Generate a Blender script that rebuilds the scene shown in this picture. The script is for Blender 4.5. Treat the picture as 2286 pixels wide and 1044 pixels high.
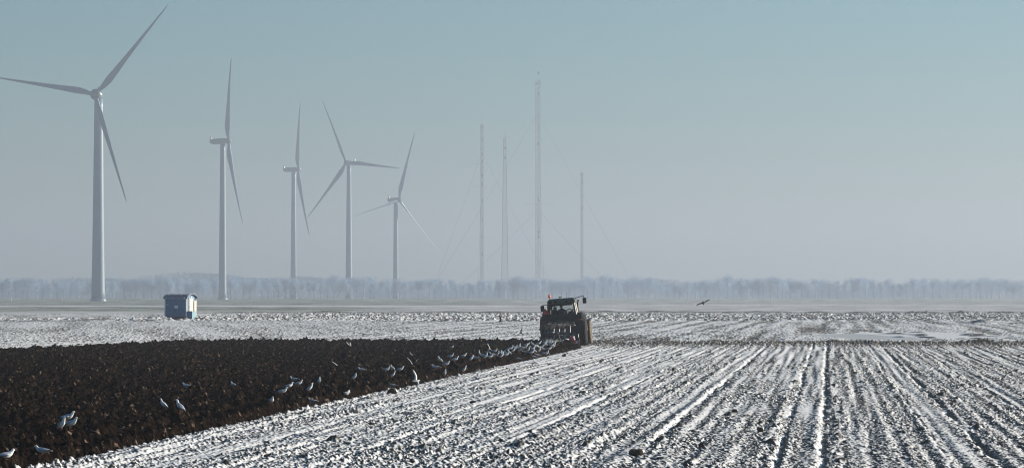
import bpy, math, random
import numpy as np
from mathutils import Vector, Matrix, Euler
R = math.radians
for o in list(bpy.data.objects): bpy.data.objects.remove(o)
scene = bpy.context.scene
COL = scene.collection

# ------------------------------------------------------------------ camera, sky, sun, exposure
F, HZ, CX, CY, CH = 7000.0, 657.0, 1143.0, 522.0, 3.2
TILT = math.atan((HZ - CY) / F)
cam_d = bpy.data.cameras.new('camera'); cam = bpy.data.objects.new('camera', cam_d); COL.objects.link(cam)
cam_d.sensor_width = 36.0; cam_d.lens = 36.0 * F / 2286.0
cam_d.clip_start = 0.5; cam_d.clip_end = 60000
cam.location = (0, 0, CH); cam.rotation_euler = (R(90) + TILT, 0, 0)
scene.camera = cam

SUN_AZ, SUN_EL = R(63), R(14)
world = bpy.data.worlds.new('World'); scene.world = world; world.use_nodes = True
nt = world.node_tree; nt.nodes.clear()
sky = nt.nodes.new('ShaderNodeTexSky'); sky.sky_type = 'NISHITA'; sky.sun_disc = False
sky.sun_elevation = SUN_EL; sky.sun_rotation = SUN_AZ
sky.air_density = 1.0; sky.dust_density = 0.6; sky.ozone_density = 2.5
tint = nt.nodes.new('ShaderNodeMix'); tint.data_type = 'RGBA'; tint.blend_type = 'MULTIPLY'
tint.inputs[0].default_value = 1.0; tint.inputs[7].default_value = (0.55, 0.95, 1.09, 1)
bg = nt.nodes.new('ShaderNodeBackground'); bg.inputs[1].default_value = 0.042
wo = nt.nodes.new('ShaderNodeOutputWorld')
nt.links.new(sky.outputs[0], tint.inputs[6]); nt.links.new(tint.outputs[2], bg.inputs[0]); nt.links.new(bg.outputs[0], wo.inputs[0])

sd = bpy.data.lights.new('sun', 'SUN'); sd.energy = 5.0; sd.angle = R(0.6); sd.color = (1.0, 0.90, 0.76)
sun = bpy.data.objects.new('sun', sd); COL.objects.link(sun)
SV = Vector((math.sin(SUN_AZ) * math.cos(SUN_EL), math.cos(SUN_AZ) * math.cos(SUN_EL), math.sin(SUN_EL)))
sun.rotation_euler = SV.to_track_quat('Z', 'Y').to_euler(); sun.location = (60, 40, 60)
scene.view_settings.view_transform = 'Standard'; scene.view_settings.look = 'None'
scene.view_settings.gamma = 1.0; scene.view_settings.exposure = 1.0
scene.cycles.use_denoising = True
scene.cycles.max_bounces = 6; scene.cycles.volume_bounces = 1
scene.cycles.filter_width = 1.1

HAZE_DENSITY = 0.00038
# ------------------------------------------------------------------ helpers
def px(x, y, d):
    "point on the photograph's ray (x, y) at distance d"
    ct, st = math.cos(TILT), math.sin(TILT)
    dx = x - CX; dy = F * ct - (CY - y) * st; dz = F * st + (CY - y) * ct
    return Vector((dx * d / dy, d, CH + dz * d / dy))
def gd(y): return CH * F / (y - HZ)          # distance of the ground seen at row y
def gx(x, d): return (x - CX) / F * d
def sc(d): return F / d

def tag(o, label=None, cat=None, group=None, kind=None):
    if label: o['label'] = label
    if cat: o['category'] = cat
    if group: o['group'] = group
    if kind: o['kind'] = kind
    return o
def empty(name, loc=(0, 0, 0), rot=(0, 0, 0)):
    o = bpy.data.objects.new(name, None); COL.objects.link(o); o.location = loc; o.rotation_euler = rot
    o.empty_display_size = 0.3
    return o

class MB:
    def __init__(s): s.v = []; s.f = []; s.m = []
    def add(s, vs, fs, mi=0):
        b = len(s.v); s.v += [tuple(p) for p in vs]
        for f in fs: s.f.append(tuple(i + b for i in f)); s.m.append(mi)
    def box(s, c, d, mi=0, mat=None, bev=0.0):
        x, y, z = d[0] / 2, d[1] / 2, d[2] / 2
        if bev <= 0:
            vs = [Vector((a, b, e)) for a in (-x, x) for b in (-y, y) for e in (-z, z)]
            fs = [(0, 1, 3, 2), (4, 6, 7, 5), (0, 4, 5, 1), (2, 3, 7, 6), (0, 2, 6, 4), (1, 5, 7, 3)]
        else:
            vs = []; b2 = bev
            prof = lambda X, Y: [(-X + b2, -Y), (X - b2, -Y), (X, -Y + b2), (X, Y - b2), (X - b2, Y), (-X + b2, Y), (-X, Y - b2), (-X, -Y + b2)]
            for (zz, ins) in ((-z, b2), (-z + b2, 0), (z - b2, 0), (z, b2)):
                for (a, e) in prof(x - ins, y - ins): vs.append(Vector((a, e, zz)))
            fs = [tuple(range(7, -1, -1)), tuple(range(24, 32))]
            for r in range(3):
                for i in range(8): j = (i + 1) % 8; fs.append((r*8+i, r*8+j, r*8+8+j, r*8+8+i))
        c = Vector(c)
        vs = [(mat @ p if mat else p) + c for p in vs]
        s.add(vs, fs, mi)
    def tube(s, pts, rad, n=8, mi=0, caps=True):
        pts = [Vector(p) for p in pts]
        if not hasattr(rad, '__len__'): rad = [rad] * len(pts)
        vs = []; ref = None
        for i, p in enumerate(pts):
            t = (pts[min(i+1, len(pts)-1)] - pts[max(i-1, 0)]).normalized()
            if ref is None:
                ref = Vector((0, 0, 1)) if abs(t.z) < .9 else Vector((1, 0, 0))
            a = (ref - t * ref.dot(t)).normalized(); ref = a; b = t.cross(a)
            for k in range(n):
                an = 2 * math.pi * k / n; vs.append(p + (a * math.cos(an) + b * math.sin(an)) * rad[i])
        fs = []
        for i in range(len(pts) - 1):
            for k in range(n): j = (k+1) % n; fs.append((i*n+k, i*n+j, i*n+n+j, i*n+n+k))
        if caps: fs += [tuple(range(n-1, -1, -1)), tuple(range((len(pts)-1)*n, len(pts)*n))]
        s.add(vs, fs, mi)
    def loft(s, rings, mi=0, caps=True, closed=True):
        n = len(rings[0]); vs = [p for r in rings for p in r]; fs = []
        for i in range(len(rings) - 1):
            for k in range(n if closed else n - 1): j = (k+1) % n; fs.append((i*n+k, i*n+j, i*n+n+j, i*n+n+k))
        if caps: fs += [tuple(range(n-1, -1, -1)), tuple(range((len(rings)-1)*n, len(rings)*n))]
        s.add(vs, fs, mi)
    def prism(s, poly, axis, a0, a1, mi=0):
        "poly of 2D points extruded along axis ('x','y','z')"
        mk = {'x': lambda p, a: (a, p[0], p[1]), 'y': lambda p, a: (p[0], a, p[1]), 'z': lambda p, a: (p[0], p[1], a)}[axis]
        n = len(poly); vs = [mk(p, a0) for p in poly] + [mk(p, a1) for p in poly]
        fs = [tuple(range(n-1, -1, -1)), tuple(range(n, 2*n))] + [(i, (i+1) % n, n+(i+1) % n, n+i) for i in range(n)]
        s.add(vs, fs, mi)
    def mesh(s, name, mats, smooth=False):
        me = bpy.data.meshes.new(name); me.from_pydata(s.v, [], s.f)
        if not isinstance(mats, (list, tuple)): mats = [mats]
        for m in mats: me.materials.append(m)
        me.polygons.foreach_set('material_index', s.m)
        if smooth: me.polygons.foreach_set('use_smooth', [True] * len(s.f))
        import bmesh
        bm = bmesh.new(); bm.from_mesh(me); bmesh.ops.recalc_face_normals(bm, faces=bm.faces); bm.to_mesh(me); bm.free()
        me.update(); return me
    def build(s, name, mats, parent=None, smooth=False):
        o = bpy.data.objects.new(name, s.mesh(name, mats, smooth)); COL.objects.link(o)
        if parent: o.parent = parent
        return o

def mat(name, col, rough=0.6, metal=0.0, var=0.15, scale=3.0, dirt=None, dirt_amt=0.0, bump=0.0, spec=0.5, trans=False, emit=0):
    m = bpy.data.materials.new(name); m.use_nodes = True; n = m.node_tree; N = n.nodes; L = n.links
    b = N['Principled BSDF']; b.inputs['Roughness'].default_value = rough; b.inputs['Metallic'].default_value = metal
    b.inputs['Specular IOR Level'].default_value = spec
    tc = N.new('ShaderNodeTexCoord'); no = N.new('ShaderNodeTexNoise'); no.inputs['Scale'].default_value = scale; no.inputs['Detail'].default_value = 5
    L.new(tc.outputs['Object'], no.inputs['Vector'])
    ra = N.new('ShaderNodeValToRGB'); e = ra.color_ramp.elements
    e[0].position = .3; e[1].position = .7
    e[0].color = tuple(c * (1 - var) for c in col) + (1,); e[1].color = tuple(min(1, c * (1 + var)) for c in col) + (1,)
    L.new(no.outputs[0], ra.inputs[0]); out = ra.outputs[0]
    if dirt:
        n2 = N.new('ShaderNodeTexNoise'); n2.inputs['Scale'].default_value = scale * 1.7; n2.inputs['Detail'].default_value = 6
        L.new(tc.outputs['Object'], n2.inputs['Vector'])
        mr = N.new('ShaderNodeMapRange'); mr.inputs[1].default_value = .62 - dirt_amt * .4; mr.inputs[2].default_value = .72 - dirt_amt * .3
        L.new(n2.outputs[0], mr.inputs[0])
        mx = N.new('ShaderNodeMix'); mx.data_type = 'RGBA'; L.new(mr.outputs[0], mx.inputs[0]); L.new(out, mx.inputs[6]); mx.inputs[7].default_value = dirt + (1,)
        out = mx.outputs[2]
    L.new(out, b.inputs['Base Color'])
    if bump:
        bp = N.new('ShaderNodeBump'); bp.inputs['Strength'].default_value = bump; bp.inputs['Distance'].default_value = .02
        L.new(no.outputs[0], bp.inputs['Height']); L.new(bp.outputs[0], b.inputs['Normal'])
    if emit:
        b.inputs['Emission Color'].default_value = col + (1,); b.inputs['Emission Strength'].default_value = emit
    if trans:
        tr = N.new('ShaderNodeBsdfTransparent'); tr.inputs[0].default_value = (.95, .97, .97, 1)
        ms = N.new('ShaderNodeMixShader'); ms.inputs[0].default_value = .06
        L.new(tr.outputs[0], ms.inputs[1]); L.new(b.outputs[0], ms.inputs[2]); L.new(ms.outputs[0], N['Material Output'].inputs[0])
    return m

M = dict(
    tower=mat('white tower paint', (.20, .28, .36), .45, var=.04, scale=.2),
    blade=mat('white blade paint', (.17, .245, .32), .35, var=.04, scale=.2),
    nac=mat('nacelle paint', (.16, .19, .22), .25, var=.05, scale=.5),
    mast=mat('galvanised steel', (.045, .05, .055), .6, .3, scale=1),
    bark=mat('haze pale winter bark', (.38, .46, .55), .9, scale=2),  # bark paled and blued: distance haze put into the colour
    twig=mat('haze pale winter twigs', (.50, .65, .80), .9, scale=1),  # twigs paled the same way, standing in for thicker haze
    brush=mat('haze pale undergrowth', (.50, .65, .80), .9, scale=.4),  # undergrowth too carries haze in its colour
    tpaint=mat('dark green tractor paint', (.008, .017, .014), .45, spec=.3, dirt=(.03, .024, .018), dirt_amt=.1, scale=2.5),
    black=mat('black plastic', (.006, .0065, .007), .6, spec=.3, scale=5),
    roofp=mat('cab roof paint', (.05, .065, .05), .4, dirt=(.08, .07, .05), dirt_amt=.2, scale=3),
    pillar=mat('sunlit cab pillar', (.09, .08, .06), .5, scale=6),  # tan of sunlight put into the colour of the right pillars
    tyre=mat('tractor tyre rubber', (.009, .0085, .008), .9, spec=.15, dirt=(.02, .014, .010), dirt_amt=.2, scale=5, bump=.5),
    mudtyre=mat('mud caked tyre', (.14, .105, .065), .95, dirt=(.05, .04, .03), dirt_amt=.25, scale=5, bump=.8),
    rim=mat('wheel rim', (.035, .032, .026), .6, dirt=(.03, .024, .018), dirt_amt=.3, scale=5),
    glass=mat('cab glass', (.03, .04, .04), .05, trans=True),
    red=mat('red reflector', (.75, .03, .035), .4, scale=6),
    dred=mat('dull red reflector', (.28, .02, .025), .5, scale=6),
    white=mat('white paint', (.72, .72, .70), .5, scale=4, var=.06),
    amber=mat('amber beacon lens', (.85, .08, .02), .3, emit=.1),
    steel=mat('polished plough steel', (.30, .31, .33), .3, .9, dirt=(.03, .022, .016), dirt_amt=.55, scale=4),
    pframe=mat('plough frame paint', (.02, .035, .06), .5, dirt=(.08, .06, .045), dirt_amt=.3, scale=3),
    pbar=mat('scuffed plough bar', (.16, .12, .10), .5, scale=5),
    skin=mat('skin', (.45, .28, .2), .6), hair=mat('dark hair', (.02, .015, .012), .7),
    jacket=mat('navy jacket', (.015, .03, .085), .85), trousers=mat('dark trousers', (.02, .022, .03), .9),
    blue=mat('dark blue boards', (.001, .09, .22), .55, scale=2.5, var=.12, dirt=(.02, .07, .12), dirt_amt=.05),
    lblue=mat('light blue paint', (.10, .27, .36), .5, scale=3),
    roof=mat('blue grey roofing sheet', (.10, .13, .19), .55, scale=2, dirt=(.6, .62, .66), dirt_amt=.05),
    cream=mat('cream door paint', (.78, .70, .52), .5, scale=4, var=.05),
    wframe=mat('undercarriage steel', (.03, .03, .04), .7, scale=4, dirt=(.10, .04, .03), dirt_amt=.2),
    gwhite=mat('gull white feathers', (.88, .88, .87), .7, scale=20, var=.05),
    ggrey=mat('gull grey mantle', (.36, .41, .48), .7, scale=20, var=.08),
    gblack=mat('gull dark wing tip', (.03, .03, .035), .7, scale=20),
    gbeak=mat('gull beak and legs', (.25, .05, .03), .6, scale=20),
    gbrown=mat('young gull brown feathers', (.09, .075, .06), .8, scale=20, var=.3),
    straw=mat('dry straw', (.26, .20, .11), .9, scale=5),
)

# ------------------------------------------------------------------ noise
def _h(ix, iy, seed):
    h = (ix.astype(np.int64) * 374761393 + iy.astype(np.int64) * 668265263 + seed * 2246822519) & 0xFFFFFFFF
    h = ((h ^ (h >> 13)) * 1274126177) & 0xFFFFFFFF
    h = ((h ^ (h >> 16)) * 2654435761) & 0xFFFFFFFF
    return ((h ^ (h >> 15)) & 0xFFFFFF).astype(np.float32) / np.float32(0xFFFFFF)
def vn(x, y, seed=0):
    "smooth noise, -1 to 1, about 0"
    ix = np.floor(x); iy = np.floor(y); fx = (x - ix).astype(np.float32); fy = (y - iy).astype(np.float32)
    ux = fx * fx * fx * (fx * (fx * 6 - 15) + 10); uy = fy * fy * fy * (fy * (fy * 6 - 15) + 10)
    def g(i, j):
        a = _h(ix + i, iy + j, seed) * np.float32(2 * np.pi)
        return np.cos(a) * (fx - i) + np.sin(a) * (fy - j)
    a = g(0, 0); b = g(1, 0); c = g(0, 1); d = g(1, 1)
    return ((a + (b - a) * ux) * (1 - uy) + (c + (d - c) * ux) * uy) * np.float32(1.5)
def sst(a, b, x):
    t = np.clip((x - a) / (b - a), 0, 1); return t * t * (3 - 2 * t)

# ------------------------------------------------------------------ the fields
AL = math.atan((1849 - CX) / F); CA, SA = math.cos(AL), math.sin(AL)   # direction of the rows
EDGE = -14.6
def edge_u(v):  # snow / ploughed border: behind the plough the last cut, ahead of it the one before
    return EDGE - 2.3 * sst(188, 193, v)
BANDS = [(-.55, .34, 1), (-4.2, .32, 1), (2.75, .38, 1), (5.6, .3, .8), (-7.2, .3, .8), (-9.9, .33, .7), (-12.4, .3, .9), (8.3, .4, .8), (11, .3, .7),
         (-2.3, .2, .35), (1.2, .18, .35), (4.1, .2, .4), (-5.7, .2, .4), (-11.1, .2, .4), (-13.7, .25, .7), (7.0, .2, .4), (14, .3, .7), (-8.5, .2, .3)]
GROOVES = [(-.98, .07, .10), (-.12, .08, .11), (2.3, .05, .05), (3.22, .08, .11), (-3.8, .07, .07), (-4.6, .05, .04), (5.25, .06, .06), (-6.9, .06, .05), (8.8, .07, .07), (-9.5, .06, .05)]
MOUNDS = [  # x, y, width px, height m : heaps and banks left along the headlands
    (2190, 768, 70, .2), (2192, 723, 80, .38), (1350, 766, 60, .12), (1590, 765, 55, .16), (1480, 765, 50, .12), (1860, 765, 40, .10), (1940, 768, 60, .1),
    (2090, 722, 60, .15), (1905, 722, 50, .12), (2280, 723, 60, .16), (210, 716, 110, .22), (80, 718, 120, .16), (20, 717, 60, .2), (330, 718, 90, .15), (1050, 762, 90, .12), (1160, 763, 70, .12), (800, 760, 80, .1), (440, 762, 60, .1), (880, 763, 50, .12)]
MND = [(gx(x, gd(y)), gd(y), w / sc(gd(y)) / 2, h) for x, y, w, h in MOUNDS]

def field(X, Y, want=False):
    X = X.astype(np.float32); Y = Y.astype(np.float32)
    u = X * CA - Y * SA; v = X * SA + Y * CA
    wob = vn(u * .8 + 3, v * .35, 5) * .14 + vn(u * 2, v * 2.0, 6) * .14 + np.maximum(0, vn(u * 5, v * 3.2, 7) - .28) * .9
    ymax = np.minimum(206, 172 + (X + 28.1) * 4.7) + vn(X * .25, Y * .05, 8) * 3 + vn(X * 1.3, Y * .12, 9) * 4
    pl = sst(-.03, .03, (edge_u(v) - u) + wob) * sst(-.8, .8, ymax - Y)
    # --- large forms
    z = vn(X * .03, Y * .02, 11) * .06 * sst(230, 400, Y)
    for mx, my, mw, mh in MND:
        q = ((X - mx) / mw) ** 2 + ((Y - my) / (mw * 1.6 + 1.5)) ** 2
        z = z + mh * np.exp(-q * 1.2) * (1 + .5 * vn(X * .8, Y * .5, 21))
    # headland strip ahead of the standing rows
    hy = 201 + vn(X * .06, Y * 0 + .3, 31) * 3
    head = np.exp(-((Y - hy) / 8.0) ** 2) * (u > -18)
    # far furrow bank at the rough strip's far side
    fy = 528 + vn(X * .02, Y * 0 + .7, 33) * 14
    bank = np.exp(-((Y - fy) / 5.0) ** 2) * sst(-75, -40, X + vn(X * .05, Y * .01, 35) * 10)
    z = z + bank * (.28 + .2 * vn(X * .3, Y * .1, 34)) + head * (.05 + .08 * vn(X * .35, Y * .15, 36))
    # --- rows in the standing snow
    near = (Y < 215)
    vm = v + vn(u * .3, v * .12, 40) * .4
    band = np.zeros_like(u); uu = u + vn(v * .05, u * 0 + 7, 41) * .08 + vn(v * .5, u * 1.2 + 7, 53) * .07
    for c, w, a in BANDS: band = np.maximum(band, a * .8 * np.exp(-((uu - c) / (w * .9)) ** 2))
    groove = np.zeros_like(u)
    for c, w, a in GROOVES: groove = groove + a * np.exp(-((uu - c) / w) ** 2)
    rowp = vn(u * 3.8, v * .05, 52); rs = np.sin(2 * np.pi * (u / .52 + vn(u * .2, v * .03, 54) * .35 + vn(u * 1.2, v * .4, 55) * .12)) * (.75 + .5 * vn(u * .3, v * .05, 56)); row = rs * .009 + vn(u * 4.2, v * .05, 42) * .024 + vn(u * 1.6, v * .03, 43) * .02
    c1 = vn(u * 5.8 + v * 1.6, vm * 3.2, 44); c2 = vn(u * 12 + v * 3.6, vm * 6.2, 45); c3 = vn(u * 22, v * 11, 46)
    patch = vn(u * .8, v * .12, 47) * .5 + vn(u * .25, v * .04, 48) * .5
    rough = np.clip(.8 + .8 * patch, .35, 1.35) * (1 - .55 * band)
    cl = (np.maximum(0, c1 - .05) ** 1.3 * .06 + np.maximum(0, c2 - .0) * .062 + np.maximum(0, c3) * .022)
    big = np.maximum(0, vn(u * 2.1, v * 1.5, 49) - .55) * .35
    zs = row + cl * rough + big * rough * (1 - band) - groove * .72 * np.clip(.65 + 1.1 * vn(u * .4, v * .22, 50), .1, 1.2)
    # cross line: shallow groove shaped to imitate a cast shadow at about 107 m
    zs = zs - .09 * np.exp(-((Y - 106.5 - X * .15 + vn(X * .3, Y * 0, 51) * .4) / .6) ** 2) * sst(-9, -6, X)
    # --- middle field: thin rows, lighter relief
    m1 = vn(u * 1.5 + v * .3, v * .5, 60); m2 = vn(u * 5.5 + v * .7, v * 1.1, 61); m3 = vn(u * .8, v * .012, 62) * sst(-22, -8, X) + vn(u * .25 + v * .06, v * .02, 63) * .5
    zm = np.maximum(0, m1) * .05 + np.maximum(0, m2) * .08 + m3 * .05
    # smooth pond of ice and bare snow at the right
    ipx = X * F / np.maximum(Y, 1) + CX; ipy = HZ + CH * F / np.maximum(Y, 1)
    pond = sst(1, .6, ((X - gx(1935, 236)) / 3.6) ** 2 + ((Y - 237) / 22) ** 2 + vn(X * .6, Y * .1, 64) * .3)
    bare = sst(1, .7, ((X - gx(2085, 245)) / 5.2) ** 2 + ((Y - 247) / 26) ** 2 + vn(X * .5, Y * .08, 65) * .5)
    cracks = np.maximum(0, vn(X * .9 + Y * .12, Y * .16, 66) - .25) * bare
    calm = np.maximum(pond, bare)
    zm = zm * (1 - .92 * calm) + cracks * .25
    # --- far rough strip
    strip = sst(365, 392, Y + vn(X * .03, Y * .02, 70) * 22) * sst(545, 515, Y) * sst(-62, -40, X + vn(X * .05, Y * .02, 71) * 6)
    strip = np.maximum(strip, sst(392, 396, Y) * sst(425, 410, Y) * sst(-40, -50, X) * .8)
    r1 = vn(X * 1.1, Y * .4, 72); r2 = vn(X * 2.4, Y * .5, 73)
    zr = (np.maximum(0, r1) * .25 + np.maximum(0, r2) * .22)
    # --- beyond
    zf = vn(X * .7, Y * .2, 80) * .03
    wN = sst(214, 204, Y); wF = sst(500, 560, Y)
    z = z + zs * wN + (zm * (1 - strip) + zr * strip) * (1 - wN) * (1 - wF) + zf * wF + head * (np.maximum(0, c1) * .16 + np.maximum(0, c2) * .1)
    # --- ploughed land
    ur = u + vn(v * .5, u * .5, 90) * .10
    ph = (ur / .46) % 1.0; slice_ = np.where(ph < .7, ph / .7, (1 - ph) / .3)
    p1 = vn(u * 2.6 + v * .5, v * 1.1, 91); p2 = vn(u * 5.5 + v * 1.6, v * 3.6, 92); p3 = vn(u * 12, v * 9, 93); p4 = vn(u * 1.1, v * .5, 94)
    zp = .02 + slice_ * .14 * (1 + .6 * p4) + np.abs(p1) * (.15 + .16 * np.maximum(0, p4)) + np.abs(p2) * .12 + np.maximum(0, p3) * .05 + p4 * .05
    eu = edge_u(v) - u
    zp = zp * sst(-.02, .25, eu) + np.abs(p2) * .09 * sst(.5, .1, eu) + .12 * np.exp(-((eu - .75) / .3) ** 2) * (1 + p1) - .14 * np.exp(-((eu - .16) / .16) ** 2)
    zp = zp + .13 * np.exp(-((eu - .8) / .5) ** 2) * np.maximum(0, vn(v * 2.1 + u * 1.8, u * .9, 95))
    z = z * (1 - pl) + zp * pl
    z = z * sst(20, 45, Y)
    if not want: return z
    # --- snow cover: lies thin, blown off the lumps; left, near sides bared as painted shade
    return z, dict(pl=pl, head=head, bank=bank, band=band, calm=calm, pond=pond, strip=strip, cl=c1, c2=c2, patch=patch, u=u, v=v, wN=wN, wF=wF, rowp=rowp, rs=rs, c3=c3, m1=m1, m2=m2, r2=r2, big=big, m3=m3, r1=r1, cracks=cracks, groove=groove)

def height(x, y): return float(field(np.array([x]), np.array([y]))[0])

ys = [4.0]
while ys[-1] < 47: ys.append(ys[-1] * 1.06)
while ys[-1] < 212: ys.append(ys[-1] * 1.00125)
while ys[-1] < 600: ys.append(ys[-1] * 1.0018)
while ys[-1] < 1500: ys.append(ys[-1] * 1.006)
while ys[-1] < 8600: ys.append(ys[-1] * 1.05)
ys = np.array(ys)
DX = 1420
xs = np.linspace(-.214, .214, DX); ext = .214 * np.cumprod(np.r_[np.full(30, 1.006), np.full(20, 1.03), np.full(22, 1.11)])
xs = np.concatenate([-ext[::-1], xs, ext])
ny, nx = len(ys), len(xs)
YY = np.repeat(ys[:, None], nx, 1); XX = YY * xs[None, :]
jr = np.random.default_rng(4)   # break the grid up
dl = np.minimum(np.diff(ys, append=ys[-1] * 1.05)[:, None] * .35, .5)
YY = YY + jr.uniform(-1, 1, YY.shape) * dl * (YY < 900)
Z, A = field(XX.ravel(), YY.ravel(), True); Z = Z.reshape(ny, nx)
for k in A: A[k] = A[k].reshape(ny, nx)
gxz = np.gradient(Z, axis=1) / np.maximum(1e-4, np.gradient(XX, axis=1)); gyz = np.gradient(Z, axis=0) / np.maximum(1e-3, np.gradient(YY, axis=0))
n1 = vn(XX * 9, YY * 6, 101).reshape(ny, nx) * .6 + jr.uniform(-1, 1, Z.shape).astype(np.float32) * .35
shade_side = gxz * 1.0 + gyz * .55           # > 0 on faces turned lower left, off the sun: bared soil paints shade there
snow = sst(-.17, .25, .14 - .10 * sst(-9, 1, A['u']) + A['rs'] * .035 - shade_side * 1.25 - np.maximum(0, np.abs(gxz) - .5) * .5 + n1 * .22 + A['c3'] * .15 + A['rowp'] * .22 - A['patch'] * .15 + A['band'] * .17)
snow = snow * (1 - .9 * sst(.10, .35, A['big'] * 3))
mid = (1 - A['wN']) * (1 - A['wF'])
snow = snow * (1 - mid) + mid * (sst(-.22, .22, .26 + n1 * .25 - shade_side * 1.5 - A['m2'] * .8 * (1 - A['calm']) - A['m1'] * .3 * (1 - A['calm']) + A['m3'] * .65 - A['strip'] * (.18 + A['r2'] * .7) + A['calm'] * .4 - A['cracks'] * 3))
pz = vn(XX * .02, YY * .012, 110).reshape(ny, nx); pz2 = vn(XX * .12, YY * .03, 111).reshape(ny, nx)
# beyond the rough strip: thin even snow, then winter grass
far = A['wF']
xp = XX / YY * F + CX; yj = YY * (1 + .03 * pz2)
g1 = sst(590, 625, yj) * sst(840, 800, yj) * sst(1000, 700, xp + pz * 150)
g2 = sst(925, 960, yj) * sst(1500, 900, xp + pz * 200); g3 = .55 * sst(1000, 1050, yj); g4 = .55 * sst(780, 830, yj) * sst(940, 900, yj) * sst(1000, 1400, xp)
green = np.clip(np.maximum(np.maximum(g1, g2), np.maximum(g3, g4)) + .25 * sst(540, 580, yj) * sst(560, 300, xp), 0, 1)
fs = np.clip(.58 + pz2 * .25 + .12 * vn(XX * 1.2, YY * .25, 113).reshape(ny, nx) - .28 * green, 0, 1)
line = np.exp(-((YY - 985) / 16) ** 2) * sst(1250, 1450, xp) + .5 * np.exp(-((YY - 860) / 30) ** 2)
fs = np.clip(fs + .5 * line, 0, .9)
snow = snow * (1 - far) + fs * far
snow = snow * (1 - .97 * A['pl']) * (1 - .95 * np.clip(A['head'] * 1.25, 0, 1) * sst(-.7, .2, n1 + .35 - A['cl'])) * (1 - .9 * np.clip(A['bank'], 0, 1))
for mx, my, mw, mh in MND:
    q = ((XX - mx) / mw) ** 2 + ((YY - my) / (mw * 1.6 + 1.5)) ** 2
    snow = snow * (1 - .85 * np.exp(-q * 1.6))
snow = np.clip(snow, 0, 1)
grass = np.clip(far * green * 1.0 + far * .3 + .25 * np.clip(A['patch'] + .1, 0, 1) * A['wN'], 0, 1) * (1 - A['pl'])

def ground_mat():
    m = bpy.data.materials.new('snow over soil'); m.use_nodes = True; N = m.node_tree.nodes; L = m.node_tree.links
    b = N['Principled BSDF']
    at = N.new('ShaderNodeAttribute'); at.attribute_name = 'cover'
    sp = N.new('ShaderNodeSeparateColor'); L.new(at.outputs['Color'], sp.inputs[0])
    geo = N.new('ShaderNodeNewGeometry')
    def noise(s, d=4):
        n = N.new('ShaderNodeTexNoise'); n.inputs['Scale'].default_value = s; n.inputs['Detail'].default_value = d; L.new(geo.outputs['Position'], n.inputs['Vector']); return n
    def ramp(fac, c0, c1, p0=.35, p1=.65):
        r = N.new('ShaderNodeValToRGB'); r.color_ramp.elements[0].position = p0; r.color_ramp.elements[1].position = p1
        r.color_ramp.elements[0].color = c0 + (1,); r.color_ramp.elements[1].color = c1 + (1,); L.new(fac, r.inputs[0]); return r.outputs[0]
    def mix(f, a, c):
        x = N.new('ShaderNodeMix'); x.data_type = 'RGBA'; L.new(f, x.inputs[0]); L.new(a, x.inputs[6]); L.new(c, x.inputs[7]); return x.outputs[2]
    na = noise(7); nb = noise(1.3); nc = noise(28)
    soil = ramp(na.outputs[0], (.035, .027, .019), (.14, .115, .08))
    wet = ramp(na.outputs[0], (.003, .0018, .0012), (.030, .0205, .0145), .46, .78); glint_n = noise(4.3, 2); wet = mix(ramp(glint_n.outputs[0], (0, 0, 0), (1, 1, 1), .64, .70), wet, ramp(na.outputs[0], (.06, .042, .03), (.19, .14, .105)))  # sparse pale patches paint sun glints on the turned clods
    grs = ramp(nb.outputs[0], (.055, .075, .035), (.10, .12, .06))
    snw = ramp(nb.outputs[0], (.71, .72, .74), (.80, .80, .79))
    ice = ramp(nb.outputs[0], (.38, .40, .41), (.55, .56, .56))
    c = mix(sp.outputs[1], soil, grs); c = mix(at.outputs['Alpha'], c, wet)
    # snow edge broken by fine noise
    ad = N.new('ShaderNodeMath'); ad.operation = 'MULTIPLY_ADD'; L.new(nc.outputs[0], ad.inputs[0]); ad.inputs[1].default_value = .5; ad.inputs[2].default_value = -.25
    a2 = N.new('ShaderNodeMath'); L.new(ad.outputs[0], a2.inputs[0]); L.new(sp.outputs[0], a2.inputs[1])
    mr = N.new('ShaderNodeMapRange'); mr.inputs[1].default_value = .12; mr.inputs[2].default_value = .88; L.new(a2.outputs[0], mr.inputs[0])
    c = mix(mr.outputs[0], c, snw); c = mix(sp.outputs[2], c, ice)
    L.new(c, b.inputs['Base Color']); sl = N.new('ShaderNodeMapRange'); sl.inputs[3].default_value = .22; sl.inputs[4].default_value = .0; L.new(at.outputs['Alpha'], sl.inputs[0]); L.new(sl.outputs[0], b.inputs['Specular IOR Level'])
    ro = N.new('ShaderNodeMapRange'); ro.inputs[3].default_value = .72; ro.inputs[4].default_value = .5; L.new(sp.outputs[2], ro.inputs[0]); L.new(ro.outputs[0], b.inputs['Roughness'])
    bp = N.new('ShaderNodeBump'); bp.inputs['Strength'].default_value = .5; bp.inputs['Distance'].default_value = .012; L.new(nc.outputs[0], bp.inputs['Height']); L.new(bp.outputs[0], b.inputs['Normal'])
    return m
GM = ground_mat()
idx = np.arange(ny * nx, dtype=np.int64).reshape(ny, nx)
quads = np.stack([idx[:-1, :-1], idx[:-1, 1:], idx[1:, 1:], idx[1:, :-1]], -1).reshape(-1, 4)
V = np.stack([XX.ravel(), YY.ravel(), Z.ravel()], 1).astype(np.float32)
cov = np.stack([snow.ravel(), grass.ravel(), (A['pond'] * (1 - A['wN'])).ravel() * .8, A['pl'].ravel()], 1).astype(np.float32)
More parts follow.
